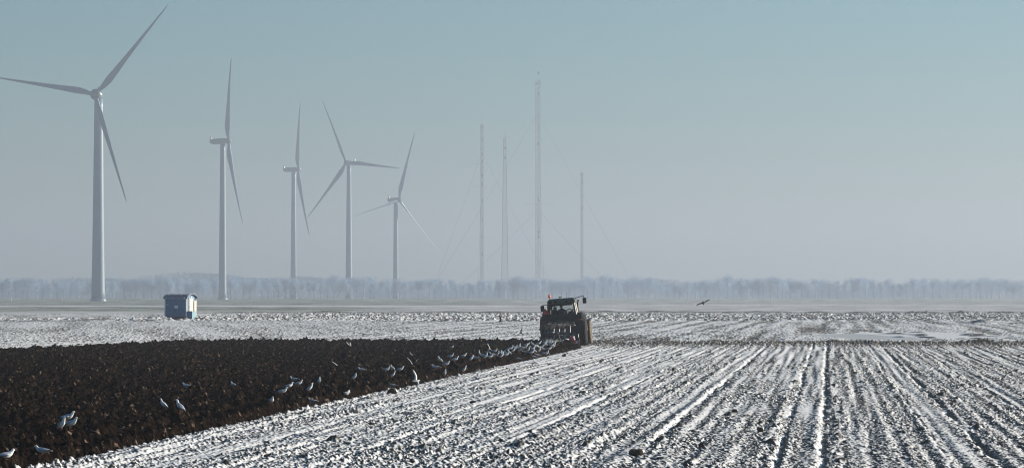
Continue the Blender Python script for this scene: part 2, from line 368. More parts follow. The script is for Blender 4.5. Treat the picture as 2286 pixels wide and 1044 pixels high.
def zone(name, keep):
    q = quads[keep]; used = np.zeros(len(V), bool); used[q.ravel()] = True
    remap = np.cumsum(used) - 1; q = remap[q]; vv = V[used]; cc = cov[used]
    me = bpy.data.meshes.new(name); me.vertices.add(len(vv)); me.vertices.foreach_set('co', vv.ravel())
    me.loops.add(q.size); me.loops.foreach_set('vertex_index', q.ravel().astype(np.int32))
    me.polygons.add(len(q)); me.polygons.foreach_set('loop_start', np.arange(0, q.size, 4, dtype=np.int32)); me.polygons.foreach_set('loop_total', np.full(len(q), 4, np.int32))
    me.update(); me.validate()
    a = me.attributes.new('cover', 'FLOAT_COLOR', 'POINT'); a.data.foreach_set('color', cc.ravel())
    me.materials.append(GM)
    o = bpy.data.objects.new(name, me); COL.objects.link(o); o['kind'] = 'structure'
    return o
qp = A['pl'].ravel()[quads[:, 0]] > .5; qf = YY.ravel()[quads[:, 0]] > 560
zone('ploughed_soil', qp); zone('snowy_field', ~qp & ~qf); zone('far_fields', qf)

# ------------------------------------------------------------------ wind turbines
def turbine(label, x, hub_y, scale, psi, phi, gam, L, tau, sgn, low=4.6, pitch=4, egg=False):
    d = F / scale; hub = px(x, hub_y, d)
    root = empty('wind_turbine', (0, 0, 0)); tag(root, label, 'wind turbine', 'wind turbines in the far row')
    a = Vector((math.sin(psi) * math.cos(tau), math.cos(psi) * math.cos(tau), math.sin(tau)))
    u = Vector((math.cos(psi), -math.sin(psi), 0)); w = u.cross(a)
    base = hub - Vector((a.x, a.y, 0)) * 3.6; base.z = 0
    root.location = base
    O = lambda p: p - base
    H = hub.z
    m = MB(); n = 28; rings = []
    for k in range(25):
        t = k / 24; r = (low * .5) * (1 - t) ** 1.0 + (2.05 if egg else 1.6) * t + (0.25 * (1 - t) ** 6)
        z = t * (H - 2.0)
        rings.append([Vector((r * math.cos(2*math.pi*i/n), r * math.sin(2*math.pi*i/n), z)) for i in range(n)])
    m.loft(rings); m.build('tower', M['tower'], root, True)
    m = MB()   # door collar at the foot
    m.loft([[Vector((rr * math.cos(2*math.pi*i/n), rr * math.sin(2*math.pi*i/n), z)) for i in range(n)] for rr, z in ((low*.5+.9, 0.02), (low*.5+.8, .9), (low*.5+.2, 1.1))])
    m.build('foundation', M['tower'], root)
    # nacelle: rounded box along -a from the hub
    c0 = O(hub); m = MB(); rings = []
    for (s, hw, hz, dz) in ((1.6, .9, .9, 0), (1.2, 1.5, 1.5, .1), (-.5, 1.75, 1.8, .2), (-7.0, 1.7, 1.75, .25), (-9.0, 1.5, 1.35, .5), (-9.6, 1.1, .9, .7)):
        ring = []
        for i in range(16):
            an = 2 * math.pi * i / 16; cx, cz = math.cos(an), math.sin(an)
            k = (abs(cx) ** 3.2 + abs(cz) ** 3.2) ** (-1 / 3.2)
            ring.append(c0 - a * 2.2 + a * s + u * (cx * k * hw) + w * (cz * k * hz + dz))
        rings.append(ring)
    if egg: rings = [[c0 - a * (1.6 - s_) + (u * math.cos(2*math.pi*i/16) + w * math.sin(2*math.pi*i/16)) * r_ for i in range(16)] for s_, r_ in ((1.4, 1.9), (.6, 2.5), (-.6, 2.65), (-1.8, 2.4), (-2.8, 1.7), (-3.3, .7), (-3.4, .1))]
    m.loft(rings); nc = m.build('nacelle', M['nac'], root, True)
    m = MB()
    for s in ((-1.0,) if egg else (-8.8,)):
        p = c0 - a * 2.2 + a * s + w * (2.3 if egg else 1.5)
        m.tube([p, p + Vector((0, 0, 1.2)) - a * .1, p + Vector((0, 0, 2.6)) - a * .5], [.7, .45, .12], 6)
        m.tube([p + u * 1, p + u * 1 + Vector((0, 0, 1.6))], .06, 5)
    m.build('wind_vane', M['nac'], nc)
    m = MB(); rings = []
    for (s, r) in ((-1.1, 1.65), (-.4, 1.95), (.5, 1.85), (1.3, 1.35), (1.8, .75), (2.0, .12)):
        r *= 1.42 if egg else 1
        rings.append([c0 + a * s + (u * math.cos(2*math.pi*i/20) + w * math.sin(2*math.pi*i/20)) * r for i in range(20)])
    m.loft(rings); m.build('hub', M['nac'], root, True)
    m = MB(); m.box((0, -low * .5 - .02, 3.0), (.9, .16, 2.2), bev=.05); m.build('door', M['nac'], root)
    for k in range(3):
        f = phi + sgn * k * 2 * math.pi / 3
        rad = math.cos(f) * w + math.sin(f) * u; tan = (-math.sin(f) * w + math.cos(f) * u) * sgn
        m = MB(); rings = []
        for (t, ch, th, tw) in ((.02, 2.0, 2.0, 0), (.05, 2.0, 1.9, 5), (.10, 2.7, 1.3, 12), (.17, 3.7, .9, 14), (.23, 3.9, .7, 12), (.35, 3.1, .5, 8), (.5, 2.35, .36, 5), (.65, 1.75, .26, 3), (.8, 1.25, .18, 1), (.92, .85, .11, 0), (.98, .5, .07, 0), (1.0, .12, .03, 0)):
            ch *= .84 if t > .2 else .95
            cen = c0 + rad * (L * t * math.cos(gam)) + a * (L * math.sin(gam) * t * t * .5 + L * math.sin(gam) * t * .5)
            q = R(tw + pitch); cd = tan * math.cos(q) + a * math.sin(q); td = a * math.cos(q) - tan * math.sin(q)
            ring = []
            for i in range(14):
                an = 2 * math.pi * i / 14
                sx = math.cos(an); sy = math.sin(an)
                cx_ = (sx * .5 + (.0 if t < .08 else -.18)) * ch
                ring.append(cen + cd * cx_ + td * (sy * .5 * th * (1 if t < .08 else (1 + sx * .6))))
            rings.append(ring)
        m.loft(rings); m.build('blade', M['blade'], root, True)
    return root
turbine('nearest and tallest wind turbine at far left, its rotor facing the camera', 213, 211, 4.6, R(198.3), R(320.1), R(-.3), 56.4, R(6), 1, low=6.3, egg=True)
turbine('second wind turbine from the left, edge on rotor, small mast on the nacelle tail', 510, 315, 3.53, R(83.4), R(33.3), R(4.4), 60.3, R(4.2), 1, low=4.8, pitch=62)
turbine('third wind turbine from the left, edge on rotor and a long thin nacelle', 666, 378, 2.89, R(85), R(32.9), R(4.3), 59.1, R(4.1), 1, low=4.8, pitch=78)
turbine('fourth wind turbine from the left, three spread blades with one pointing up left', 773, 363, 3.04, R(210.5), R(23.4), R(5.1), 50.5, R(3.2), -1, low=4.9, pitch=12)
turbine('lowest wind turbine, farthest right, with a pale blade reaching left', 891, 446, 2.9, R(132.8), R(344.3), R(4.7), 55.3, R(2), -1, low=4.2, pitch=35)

# ------------------------------------------------------------------ radio masts
def mast(label, x, ytop, d, w0, w1, plat=True, arms=(), guys=(), step=2.6, spike=4, panels=()):
    s = sc(d); top = px(x, ytop, d); base = Vector((top.x, d, 0)); Ht = top.z
    root = empty('radio_mast', base); tag(root, label, 'radio mast', 'lattice radio masts beyond the trees')
    m = MB(); W = lambda z: (w0 + (w1 - w0) * z / Ht) / 2
    n = int(Ht / step)
    cor = [(-1, -.58), (1, -.58), (0, 1.15)] if w0 < 5 else [(-1, -1), (1, -1), (1, 1), (-1, 1)]
    leg = .19
    for cx_, cy_ in cor:
        m.tube([(cx_ * W(0), cy_ * W(0), 0), (cx_ * W(Ht), cy_ * W(Ht), Ht)], leg, 4)
    for k in range(n):
        z0 = Ht * k / n; z1 = Ht * (k + 1) / n
        for i in range(len(cor)):
            a = cor[i]; b = cor[(i + 1) % len(cor)]
            if k % 2: a, b = b, a
            m.tube([(a[0]*W(z0), a[1]*W(z0), z0), (b[0]*W(z1), b[1]*W(z1), z1)], .085, 3, caps=False)
            m.tube([(a[0]*W(z1), a[1]*W(z1), z1), (b[0]*W(z1), b[1]*W(z1), z1)], .085, 3, caps=False)
    m.build('lattice', M['mast'], root)
    if plat:
        m = MB(); w = W(Ht) + .6
        m.box((0, 0, Ht - 2), (2*w, 2*w, .2)); m.box((0, 0, Ht - .8), (2*w, .08, .08)); m.box((0, -w, Ht - .9), (2*w, .08, .1)); m.box((-w, 0, Ht - .9), (.08, 2*w, .1)); m.box((w, 0, Ht - .9), (.08, 2*w, .1))
        for sx in (-1, 1):
            for sy in (-1, 1): m.tube([(sx*w, sy*w, Ht - 2), (sx*w, sy*w, Ht - .2)], .06, 4)
        m.build('platform', M['mast'], root)
    for ox, h in ((-.5, spike), (.6, spike * .6)): m = MB(); m.tube([(ox * W(Ht), 0, Ht - 2), (ox * W(Ht), 0, Ht + h)], .07, 4); m.build('rod_antenna', M['mast'], root)
    for z in panels: m = MB(); m.box((W(z) * .2, -W(z) - .3, z), (1.0, .5, 2.2), bev=.1); m.build('panel_antenna', M['mast'], root)
    for yy, xl, xr in arms:
        z = px(x, yy, d).z; m = MB(); m.tube([((xl - x) / s, 0, z), ((xr - x) / s, 0, z)], .09, 4)
        for q in (xl, xr): m.tube([((q - x) / s, 0, z - 1.2), ((q - x) / s, 0, z + 1.2)], .06, 4)
        m.build('cross_arm', M['mast'], root)
    for yy, gxe, gye in guys:
        z = px(x, yy, d).z; s0 = Vector((0, 0, z)); e = Vector((gxe, gye, 0))
        pts = [s0.lerp(e, t) - Vector((0, 0, 4 * t * (1 - t) * 1.6)) for t in [i / 10 for i in range(11)]]
        m = MB(); m.tube(pts, .075, 4); m.build('guy_wire', M['mast'], root)
D3 = 2450
s3 = sc(D3)
mast('tallest lattice radio mast with a top platform and long guy wires on both sides', 1201, 181, D3, 3.4, 3.4, arms=[(456, 1172, 1234)],
     guys=[(250, (950 - 1201) / s3, 0), (250, (1432 - 1201) / s3, 0), (250, 6, 90), (468, (990 - 1201) / s3, 0), (468, (1396 - 1201) / s3, 0), (468, 6, 80)], panels=(176, 160, 121, 77, 52, 48))
D1 = 2560; s1 = sc(D1)
mast('thin radio mast with two wide cross arms, leftmost of the masts', 1076, 279, D1, 2.0, 2.0, arms=[(365, 1052, 1087), (416, 1056, 1088)],
     guys=[(340, (957 - 1076) / s1, 0), (340, (1250 - 1076) / s1, 0), (340, -4, 70)], panels=(130, 118, 112, 100, 93, 80, 64, 50, 36))
mast('tapering radio mast with a pointed top, between the leftmost and the tallest mast', 1127, 309, 2500, 5.6, 1.8, plat=False, arms=[(306, 1117, 1137)], spike=7, panels=(120, 112))
D4 = 2650
mast('shortest radio mast, standing right of the tallest one above the tractor mirror', 1299, 386, D4, 1.8, 1.8, arms=[(436, 1293, 1305)], guys=[], panels=(98, 76))

# ------------------------------------------------------------------ tree row
random.seed(12)
def tree_protos():
    out = []
    for k in range(9):
        rnd = random.Random(100 + k); tr = MB(); cr = MB()
        Ht = 14.0; cw = rnd.uniform(3.2, 4.4)
        tr.tube([(0, 0, -.2), (rnd.uniform(-.15, .15), 0, 4), (rnd.uniform(-.3, .3), 0, 9), (rnd.uniform(-.4, .4), 0, 13)], [.34, .26, .16, .04], 7)
        cbase = rnd.uniform(.5, 2.5)
        for i in range(22):
            z0 = rnd.uniform(2.5, 11.5); an = rnd.uniform(0, 6.28); ln = rnd.uniform(.5, 1) * cw * (1 - max(0, z0 - 8) / 9)
            rise = rnd.uniform(.7, 1.5)
            p = Vector((0, 0, z0)); q = p + Vector((math.cos(an) * ln * .5, math.sin(an) * ln * .5, ln * .45 * rise)); e = p + Vector((math.cos(an) * ln, math.sin(an) * ln, ln * rise))
            if e.z > Ht: e.z = Ht
            tr.tube([p, q, e], [.13, .08, .03], 5)
        lob = [(rnd.uniform(-cw, cw) * .45, rnd.uniform(-cw, cw) * .45, rnd.uniform(.45, .85) * Ht, rnd.uniform(.45, .75) * cw) for _ in range(7)]
        lob.append((0, 0, Ht * .78, cw * .7)); lob.append((0, 0, Ht * .5, cw * .9)); lob.append((0, 0, Ht * .28, cw * .9))
        for i in range(3600):
            lx, ly, lz, lr = rnd.choice(lob)
            d = Vector((rnd.gauss(0, 1), rnd.gauss(0, 1), rnd.gauss(0, 1))).normalized() * lr * rnd.random() ** .45
            p = Vector((lx, ly, lz)) + d
            if p.z < cbase or p.z > Ht + .8: continue
            t = (Vector((d.x * .3, d.y * .3, abs(d.z) * .3 + 1)) + Vector((rnd.gauss(0, .6), rnd.gauss(0, .6), rnd.gauss(0, .4)))).normalized() * rnd.uniform(.5, 1.2)
            sd_ = t.cross(Vector((rnd.gauss(0, 1), rnd.gauss(0, 1), rnd.gauss(0, 1)))).normalized() * rnd.uniform(.025, .05)
            cr.add([p - sd_, p + sd_, p + t], [(0, 1, 2)])
        # drooping outer twigs down to the ground for the shrubby foot
        out.append((tr.mesh('trunk', M['bark']), cr.mesh('crown', M['twig'])))
    return out
TP = tree_protos()
DT = 2230
ORD = ['', 'first', 'second', 'third', 'fourth', 'fifth', 'sixth', 'seventh', 'eighth', 'ninth', 'tenth', 'eleventh', 'twelfth', 'thirteenth', 'fourteenth', 'fifteenth', 'sixteenth',
       'seventeenth', 'eighteenth', 'nineteenth', 'twentieth']
ORD += ['twenty-' + o for o in ORD[1:10]] + ['thirtieth'] + ['thirty-' + o for o in ORD[1:10]] + ['fortieth'] + ['forty-' + o for o in ORD[1:10]] + ['fiftieth'] + ['fifty-' + o for o in ORD[1:10]] + ['sixtieth']
marks = [(-1, 'the left edge of the picture', 1), (216, "the nearest turbine's tower", 0), (489, "the second turbine's tower", 0), (651, "the third turbine's tower", 0), (778, "the fourth turbine's tower", 0),
         (882, "the lowest turbine's tower", 0), (1076, 'the leftmost radio mast', 0), (1201, 'the tallest radio mast', 0), (1299, 'the shortest radio mast', 0), (1568, 'the dark gull flying over the snow', 0), (2287, 'the right edge of the picture', -1)]
top_prof = [(0, 618), (60, 616), (120, 622), (200, 623), (290, 618), (390, 613), (450, 622), (530, 613), (620, 619), (700, 622), (740, 613), (830, 617), (900, 620), (960, 617), (1040, 628), (1100, 618), (1180, 613), (1240, 628),
            (1300, 618), (1350, 613), (1420, 614), (1500, 626), (1560, 622), (1620, 612), (1700, 620), (1760, 615), (1800, 624), (1900, 615), (1960, 618), (2000, 626), (2060, 619), (2130, 619), (2200, 617), (2240, 616), (2286, 630)]
def tp(x):
    for (a, ya), (b, yb) in zip(top_prof, top_prof[1:]):
        if a <= x <= b: return ya + (yb - ya) * (x - a) / (b - a)
    return 620
txs = []; x = 6.0
while x < 2286:
    txs.append(x); x += random.uniform(9, 19)
def between(x):
    for (a, na, ra), (b, nb, rb) in zip(marks, marks[1:]):
        if a <= x < b: return a, na, b, nb
for i, x in enumerate(txs):
    a, na, b, nb = between(x); seg = [q for q in txs if a <= q < b]; k = seg.index(x); m_ = len(seg)
    if (k < m_ / 2 or b == 2287 and k < m_ / 2): lab = '%s hazy bare tree right of %s' % (ORD[k + 1], na) if a > 0 else '%s hazy bare tree from the left edge of the picture' % ORD[k + 1]
    else: lab = '%s hazy bare tree left of %s' % (ORD[m_ - k], nb) if b < 2286 else '%s hazy bare tree from the right edge of the picture' % ORD[m_ - k]
    d = DT + random.uniform(-45, 45); y = tp(x) + random.uniform(-4, 5); h = px(x, y, d).z
    r = empty('bare_tree', (gx(x, d), d, 0), (0, 0, random.uniform(0, 6.28)))
    tag(r, lab, 'tree', 'bare trees in the row along the horizon')
    s = h / 14.3; r.scale = (s * random.uniform(1.05, 1.45), s * random.uniform(1.0, 1.3), s)
    t_, c_ = random.choice(TP)
    for nm, me in (('trunk', t_), ('crown', c_)):
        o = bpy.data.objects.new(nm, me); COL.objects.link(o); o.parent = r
m = MB(); rnd = random.Random(5)      # undergrowth and further wood, one mass
for i in range(60000):
    d = rnd.uniform(2290, 2600); x = rnd.uniform(-.2, .2) * d
    hh = (10.5 + 2.5 * math.sin(x * .02) + 1.5 * math.sin(x * .071)) * (1.35 if x < -60 else 1) * (1 if x < 160 else .9)
    z = rnd.uniform(0, 1) ** .8 * hh; p = Vector((x, d, z)); t = Vector((rnd.gauss(0, .5), rnd.gauss(0, .3), 1)) * rnd.uniform(.8, 2.2); w = rnd.uniform(.1, .35)
    m.add([p + Vector((-w, 0, 0)), p + Vector((w, 0, 0)), p + t], [(0, 1, 2)])
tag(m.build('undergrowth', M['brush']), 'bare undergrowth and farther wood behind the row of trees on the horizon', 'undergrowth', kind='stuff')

# white marker posts at the foot of the tree row
for x, y0, y1, lab in ((25, 663, 671, 'thin white post nearest the left edge in front of the hazy trees'), (139, 664, 671, 'short white post just left of the nearest turbine tower')):
    d = gd(y1 + .5); p = px(x, y0, d); m = MB(); h = p.z
    m.box((0, 0, h / 2), (.5, .35, h), bev=.06); m.box((0, 0, .12), (.8, .6, .24)); m.prism([(-.3, h), (.3, h), (0, h + .25)], 'y', -.2, .2)
    o = m.build('marker_post', M['white']); o.location = (p.x, d, 0); tag(o, lab, 'post', 'white posts at the far field edge')

# ------------------------------------------------------------------ blue site wagon
def wagon():
    d = 386.0; sc_ = sc(d); P = px(424, 715, d); yaw = R(23)
    # local: x along the side (left to right), y away; front right corner at origin
    base = Vector((P.x, d, 0)); root = empty('site_wagon', base + Vector((-1.28, 1.0, height(P.x - 1.5, d + 1.0) * 1)), (0, 0, -0.0))
    tag(root, 'dark blue wooden site wagon with a curved roof and a cream door', 'site wagon')
    Lh, Wh = 1.47, 1.15; z0, z1 = .42, 2.62
    # end wall with the door faces +x ; turned so that end is seen: rotate clockwise
    root.rotation_euler = (0, 0, -yaw)
    def bx(name, c, dd, mt, par=root, bev=0.0):
        m = MB(); m.box(c, dd, bev=bev); return m.build(name, M[mt], par)
    m = MB(); m.box((0, 0, (z0 + z1) / 2), (2*Lh, 2*Wh, z1 - z0))
    n = 13
    for i in range(n): m.box((-Lh + (i + .5) * 2*Lh/n, -Wh - .008, (z0+z1)/2), (2*Lh/n - .03, .016, z1 - z0 - .04))
    pr = [(-Wh, z1)] + [(Wh * math.sin(t), z1 + .47 * math.cos(t)) for t in [(-90 + 180 * k / 10) * math.pi / 180 for k in range(1, 10)]] + [(Wh, z1)]
    m.prism(pr, 'x', -Lh + .003, Lh - .003)
    wall = m.build('wall', M['blue'], root)
    m = MB(); out = []; inn = []
    for k in range(15):
        t = R(-98 + 196 * k / 14); out.append(((Wh + .20) * math.sin(t), z1 + .06 + .52 * math.cos(t))); inn.append(((Wh + .15) * math.sin(t), z1 + .02 + .49 * math.cos(t)))
    m.prism(out + inn[::-1], 'x', -Lh - .2, Lh + .22)
    for k in range(4): xx = -Lh + .1 + k * .95; m.prism([(a * 1.01, (b - z1) * 1.04 + z1) for a, b in out] + inn[::-1], 'x', xx, xx + .03)
    m.build('roof', M['roof'], root)
    for sx in (-1, 1):
        for sy in (-1, 1): bx('corner_post', (sx * (Lh + .02), sy * (Wh + .02), (z0+z1)/2), (.12, .12, z1 - z0 + .02), 'white' if sx > 0 or True else 'lblue')
    dr = bx('door', (Lh + .045, .0, 1.72), (.05, .95, 1.75), 'cream')
    bx('handle', (Lh + .09, -.36, 1.6), (.04, .04, .14), 'wframe', dr)
    op = bx('shutter', (Lh + .14, .86, 1.72), (.05, .5, 1.25), 'cream')
    bx('vent', (Lh + .03, 0, z1 + .17), (.06, .22, .16), 'white')
    bx('gable_board', (Lh + .012, 0, z1 + .07), (.03, 1.2, .26), 'lblue')
    bx('sign', (.05, -Wh - .03, 1.62), (.5, .03, .32), 'white'); bx('sign', (-1.15, -Wh - .03, 1.86), (.36, .03, .12), 'lblue')
    m = MB()   # three short unreadable lines and a mark on the small sign
    for z, w in ((1.69, .30), (1.62, .36), (1.55, .22)): m.box((.05, -Wh - .048, z), (w, .006, .022))
    m.build('sign_lettering', M['wframe'], root)
    tb = bx('tool_box', (Lh + .40, -.55, .62), (.62, .95, .95), 'blue', bev=.02); bx('side_panel', (Lh + .725, -.55, .62), (.03, .93, .93), 'lblue', tb)
    # underframe
    m = MB(); m.box((0, 0, .36), (2*Lh - .1, 1.5, .12)); m.box((-.55 + .35, 0, .26), (1.1, 1.7, .2)); m.build('chassis', M['wframe'], root)
    for sy in (-1, 1):
        w = MB(); ring = lambda r, y: [Vector((-.2 + r * math.cos(2*math.pi*i/20), y, .30 + r * math.sin(2*math.pi*i/20))) for i in range(20)]
        y0 = sy * .95; w.loft([ring(.2, y0 - .1), ring(.3, y0 - .09), ring(.32, y0), ring(.3, y0 + .09), ring(.2, y0 + .1)]); wh = w.build('wheel', M['tyre'], root)
        w = MB(); w.loft([ring(.17, y0 - .11 * sy - .02), ring(.17, y0 + .12 * sy)]); w.build('rim', M['wframe'], wh)
    m = MB(); m.tube([(Lh - .1, -.5, .3), (Lh + 1.5, 0, .26)], .05, 6); m.tube([(Lh - .1, .5, .3), (Lh + 1.5, 0, .26), (Lh + 2.0, 0, .26)], .05, 6); m.tube([(Lh + 1.3, 0, .26), (Lh + 1.3, 0, 0)], .04, 6); m.build('drawbar', M['wframe'], root)
    m = MB()
    for i, (a, b) in enumerate(((-1.3, .9), (-1.0, 1.1), (-1.15, .7))): m.tube([(a, -1.1, .05), (a + .1, -1.1, .40)], .05, 6)
    m.build('support_leg', M['wframe'], root)
wagon()

# ------------------------------------------------------------------ tractor
TD = 195.5; TX = gx(1262, TD)
def tractor():
    root = empty('tractor', (TX, TD, -.05), (0, 0, 0))
    root.rotation_euler = (Matrix.Rotation(-AL, 3, 'Z') @ Matrix.Rotation(R(-4.6), 3, 'Y')).to_euler()
    tag(root, 'dark muddy tractor seen from behind, leaning left with its left wheels in the furrow', 'tractor')
    def cyl(mb, x0, x1, y, z, prof, n=40, lug=0):
        rings = []
        for (xx, r) in prof:
            rings.append([Vector((xx, y + r * math.cos(2*math.pi*i/n), z + r * math.sin(2*math.pi*i/n))) for i in range(n)])
        mb.loft(rings)
    def wheel(x, y, r, w, mt, name, side):
        m = MB(); h = w / 2
        cyl(m, 0, 0, y, r, [(x - h, r * .62), (x - h, r * .88), (x - h * .8, r * .955), (x, r * .97), (x + h * .8, r * .955), (x + h, r * .88), (x + h, r * .62)])
        nl = 22
        for k in range(nl):
            for sgn in (-1, 1):
                an = 2 * math.pi * (k + (.5 if sgn > 0 else 0)) / nl
                rot = Matrix.Rotation(an, 3, 'X') @ Matrix.Rotation(R(35) * sgn, 3, 'Z')
                c = Matrix.Rotation(an, 3, 'X') @ Vector((sgn * h * .48, 0, r * .975))
                m.box(Vector((x, y, r)) + c, (h * 1.02, .055, r * .06), mat=rot)
        ty = m.build(name, M[mt], root)
        m = MB(); cyl(m, 0, 0, y, r, [(x - h * .9, r * .1), (x - h * .3, r * .35), (x - h * .9, r * .6), (x - h * .9, r * .64), (x + h * .9, r * .64), (x + h * .9, r * .6), (x + h * .3, r * .35), (x + h * .9, r * .1)], 28)
        m.build('rim', M['rim'], ty)
    wheel(-1.05, 0, .98, .68, 'tyre', 'rear_wheel', -1); wheel(1.05, 0, .98, .68, 'tyre', 'rear_wheel', 1)
    wheel(-1.02, 2.9, .78, .55, 'tyre', 'front_wheel', -1); wheel(1.22, 2.9, .80, .50, 'mudtyre', 'front_wheel', 1)
    m = MB()   # chassis and bonnet
    m.prism([(1.35, .9), (4.1, .85), (4.25, 1.2), (4.2, 1.62), (1.35, 1.98)], 'x', -.48, .48); m.box((0, 1.0, .95), (.7, 3.4, .7), bev=.06)
    m.box((0, 2.9, .78), (1.7, .3, .3), bev=.05); m.box((0, 0, .98), (1.5, .5, .5), bev=.08); m.box((0, -.35, 1.25), (1.3, .5, 1.1), bev=.08)
    m.box((0, 4.5, .9), (.9, .5, .6), bev=.06)
    m.build('body', M['tpaint'], root)
    for s in (-1, 1):   # fenders with a chamfered outer edge
        m = MB(); prof = []
        for k in range(11):
            t = R(-5 + 190 * k / 10); prof.append((1.10 * math.cos(t), .98 + 1.08 * math.sin(t)))
        rings = []
        for (y, z) in prof:
            yy, zz = y, z
            rings.append([Vector((s * .55, yy * 1.0, zz + .03)), Vector((s * 1.22, yy, zz + (0.02))), Vector((s * 1.40, yy * .94, (zz - .98) * .86 + .98)), Vector((s * 1.38, yy * .9, (zz - .98) * .82 + .98)), Vector((s * 1.2, yy * .96, (zz - .98) * .96 + .98)), Vector((s * .55, yy * .96, (zz - .98) * .96 + .98))])
        m.loft(rings); fe = m.build('fender', M['black'], root)
        m = MB(); m.box((s * 1.12, -1.02, 1.62), (.24, .06, .1), bev=.015); m.build('tail_light', M['dred'], fe)
    # cab
    m = MB()
    m.box((0, -.42, 1.72), (1.62, .12, .62), bev=.03); m.box((0, .5, 1.25), (1.3, 1.8, .5), bev=.05)
    for s in (-1, 1): m.box((s * .80, .45, 1.72), (.08, 1.7, .6), bev=.02)
    m.box((0, 1.32, 1.7), (1.5, .1, .5), bev=.02)
    cab = m.build('cab', M['tpaint'], root)
    cor = [(-.86, -.48, -.78, -.52), (.86, -.48, .76, -.52), (-.82, 1.35, -.72, 1.2), (.84, 1.35, .74, 1.2), (-.86, .45, -.77, .42), (.88, .45, .77, .42)]
    for i, (x0, y0, x1, y1) in enumerate(cor):
        m = MB(); m.tube([(x0, y0, 1.95), (x1, y1, 2.86)], .075 if i < 2 else .055, 6); m.build('pillar', M['pillar'] if x0 > 0 else M['tpaint'], cab)  # right pillars coloured as sunlit, left ones dark paint
    m = MB(); m.tube([(-.80, -.56, 1.98), (-.74, -.58, 2.68)], .13, 6); m.tube([(.68, -.5, 2.62), (-.7, -.5, 2.62)], .06, 6); m.box((-.55, -.52, 2.6), (.3, .05, .12)); m.build('window_frame', M['black'], cab)
    m = MB()
    m.loft([[Vector((sx * (.86 - i_), (.42 + sy * (1.0 - i_)), z)) for sx, sy in ((-1, -1), (1, -1), (1, 1), (-1, 1))] for z, i_ in ((2.66, .05), (2.72, 0), (2.88, 0.0), (2.98, .08), (3.02, .2))])
    roof = m.build('cab_roof', M['roofp'], root)
    for s in (-1, 1):
        for q in (.35, .65):
            m = MB(); m.box((s * q, -.62, 2.8), (.2, .1, .13), bev=.03); m.build('work_light', M['black'], roof)
    def pane(name, vs):
        m = MB(); a, b, c, d_ = [Vector(p) for p in vs]; nrm = (b - a).cross(d_ - a).normalized() * .006
        m.loft([[p - nrm for p in (a, b, c, d_)], [p + nrm for p in (a, b, c, d_)]]); m.build(name, M['glass'], cab)
    pane('window', [(-.74, -.46, 2.02), (.78, -.46, 2.02), (.68, -.5, 2.64), (-.68, -.5, 2.64)])
    pane('windscreen', [(-.74, 1.36, 1.95), (.76, 1.36, 1.95), (.66, 1.22, 2.7), (-.66, 1.22, 2.7)])
    for s in (-1, 1): pane('side_window', [(s * .84, -.38, 2.0), (s * .82, 1.25, 2.0), (s * .74, 1.15, 2.7), (s * .76, -.42, 2.7)])
    m = MB(); m.box((-.06, .05, 1.75), (.5, .5, .16), bev=.04); m.box((-.06, -.2, 2.0), (.46, .12, .44), bev=.05); m.build('seat', M['black'], cab)
    m = MB(); m.box((-.50, .1, 2.12), (.34, .26, .5), bev=.07); m.box((-.46, .1, 2.42), (.22, .16, .22), bev=.06); m.build('passenger_seat', M['black'], cab)
    m = MB(); m.box((.5, .6, 2.02), (.42, .5, .28), bev=.08); m.tube([(.2, .9, 1.95), (.5, .82, 2.15), (.62, .8, 2.32)], .045, 6); m.tube([(.35 + .21 * math.cos(t), .9, 2.12 + .21 * math.sin(t)) for t in [i * .5236 for i in range(13)]], .03, 5)
    m.build('console', M['black'], cab)
    for s, z, ln in ((-1, 2.66, 1.27), (1, 2.96, 1.30)):
        m = MB(); m.tube([(s * .78, .9, z + .02), (s * ln, .9, z + .12 if s > 0 else z + .02)], .022, 6)
        m.tube([(s * (ln + .02), .9, z + (.14 if s > 0 else .04)), (s * (ln + .05), .9, z - .1)], .022, 6); arm = m.build('mirror_arm', M['black'], root)
        m = MB(); m.box((s * (ln + (.06 if s > 0 else 0.05)), .9, z - .18), (.24, .09, .36), bev=.035); m.box((s * (ln + .05), .85, z - .18), (.17, .015, .28), mi=1); m.build('mirror', [M['black'], M['glass']], arm)
    m = MB(); m.tube([(-.76, .1, 2.98), (-.76, .1, 3.12)], .022, 6); bc = m.build('beacon_stem', M['black'], root)
    m = MB(); m.tube([(-.76, .1, 3.10), (-.76, .1, 3.13), (-.76, .1, 3.27), (-.76, .1, 3.31)], [.05, .075, .07, .04], 12); m.build('beacon', M['amber'], bc, True)
    m = MB(); m.tube([(-.12, .4, 3.0), (-.12, .4, 3.08)], .03, 6); m.tube([(-.12, .4, 3.08), (-.12, .4, 3.10), (-.12, .4, 3.13)], [.12, .13, .06], 12); m.build('gps_receiver', M['black'], root)
    m = MB(); m.tube([(.28, .6, 3.0), (.28, .6, 3.35)], .008, 4); m.build('aerial', M['black'], root)
    m = MB(); m.tube([(.84, 1.7, 1.8), (.84, 1.7, 2.7), (.9, 1.65, 2.85)], .06, 8); m.build('exhaust', M['black'], root)
    m = MB()
    tri = lambda cx, cz, s_: [(cx - s_, cz - s_ * .8), (cx - s_ * .8, cz - s_), (cx + s_ * .8, cz - s_), (cx + s_, cz - s_ * .8), (cx + s_ * .16, cz + s_ * .72), (cx - s_ * .16, cz + s_ * .72)]
    m.prism(tri(-1.0, 2.28, .23), 'y', -.84, -.81, 0); m.prism(tri(-1.0, 2.27, .15), 'y', -.846, -.842, 1)
    m.tube([(-.8, -.6, 2.05), (-1.05, -.8, 2.1)], .02, 5, 2); m.build('warning_triangle', [M['dred'], M['red'], M['black']], root)
    m = MB()
    for s in (-1, 1): m.tube([(s * .42, -.3, .55), (s * .46, -1.25, .60)], .05, 6); m.tube([(s * .42, -.5, 1.35), (s * .45, -1.0, .62)], .035, 6)
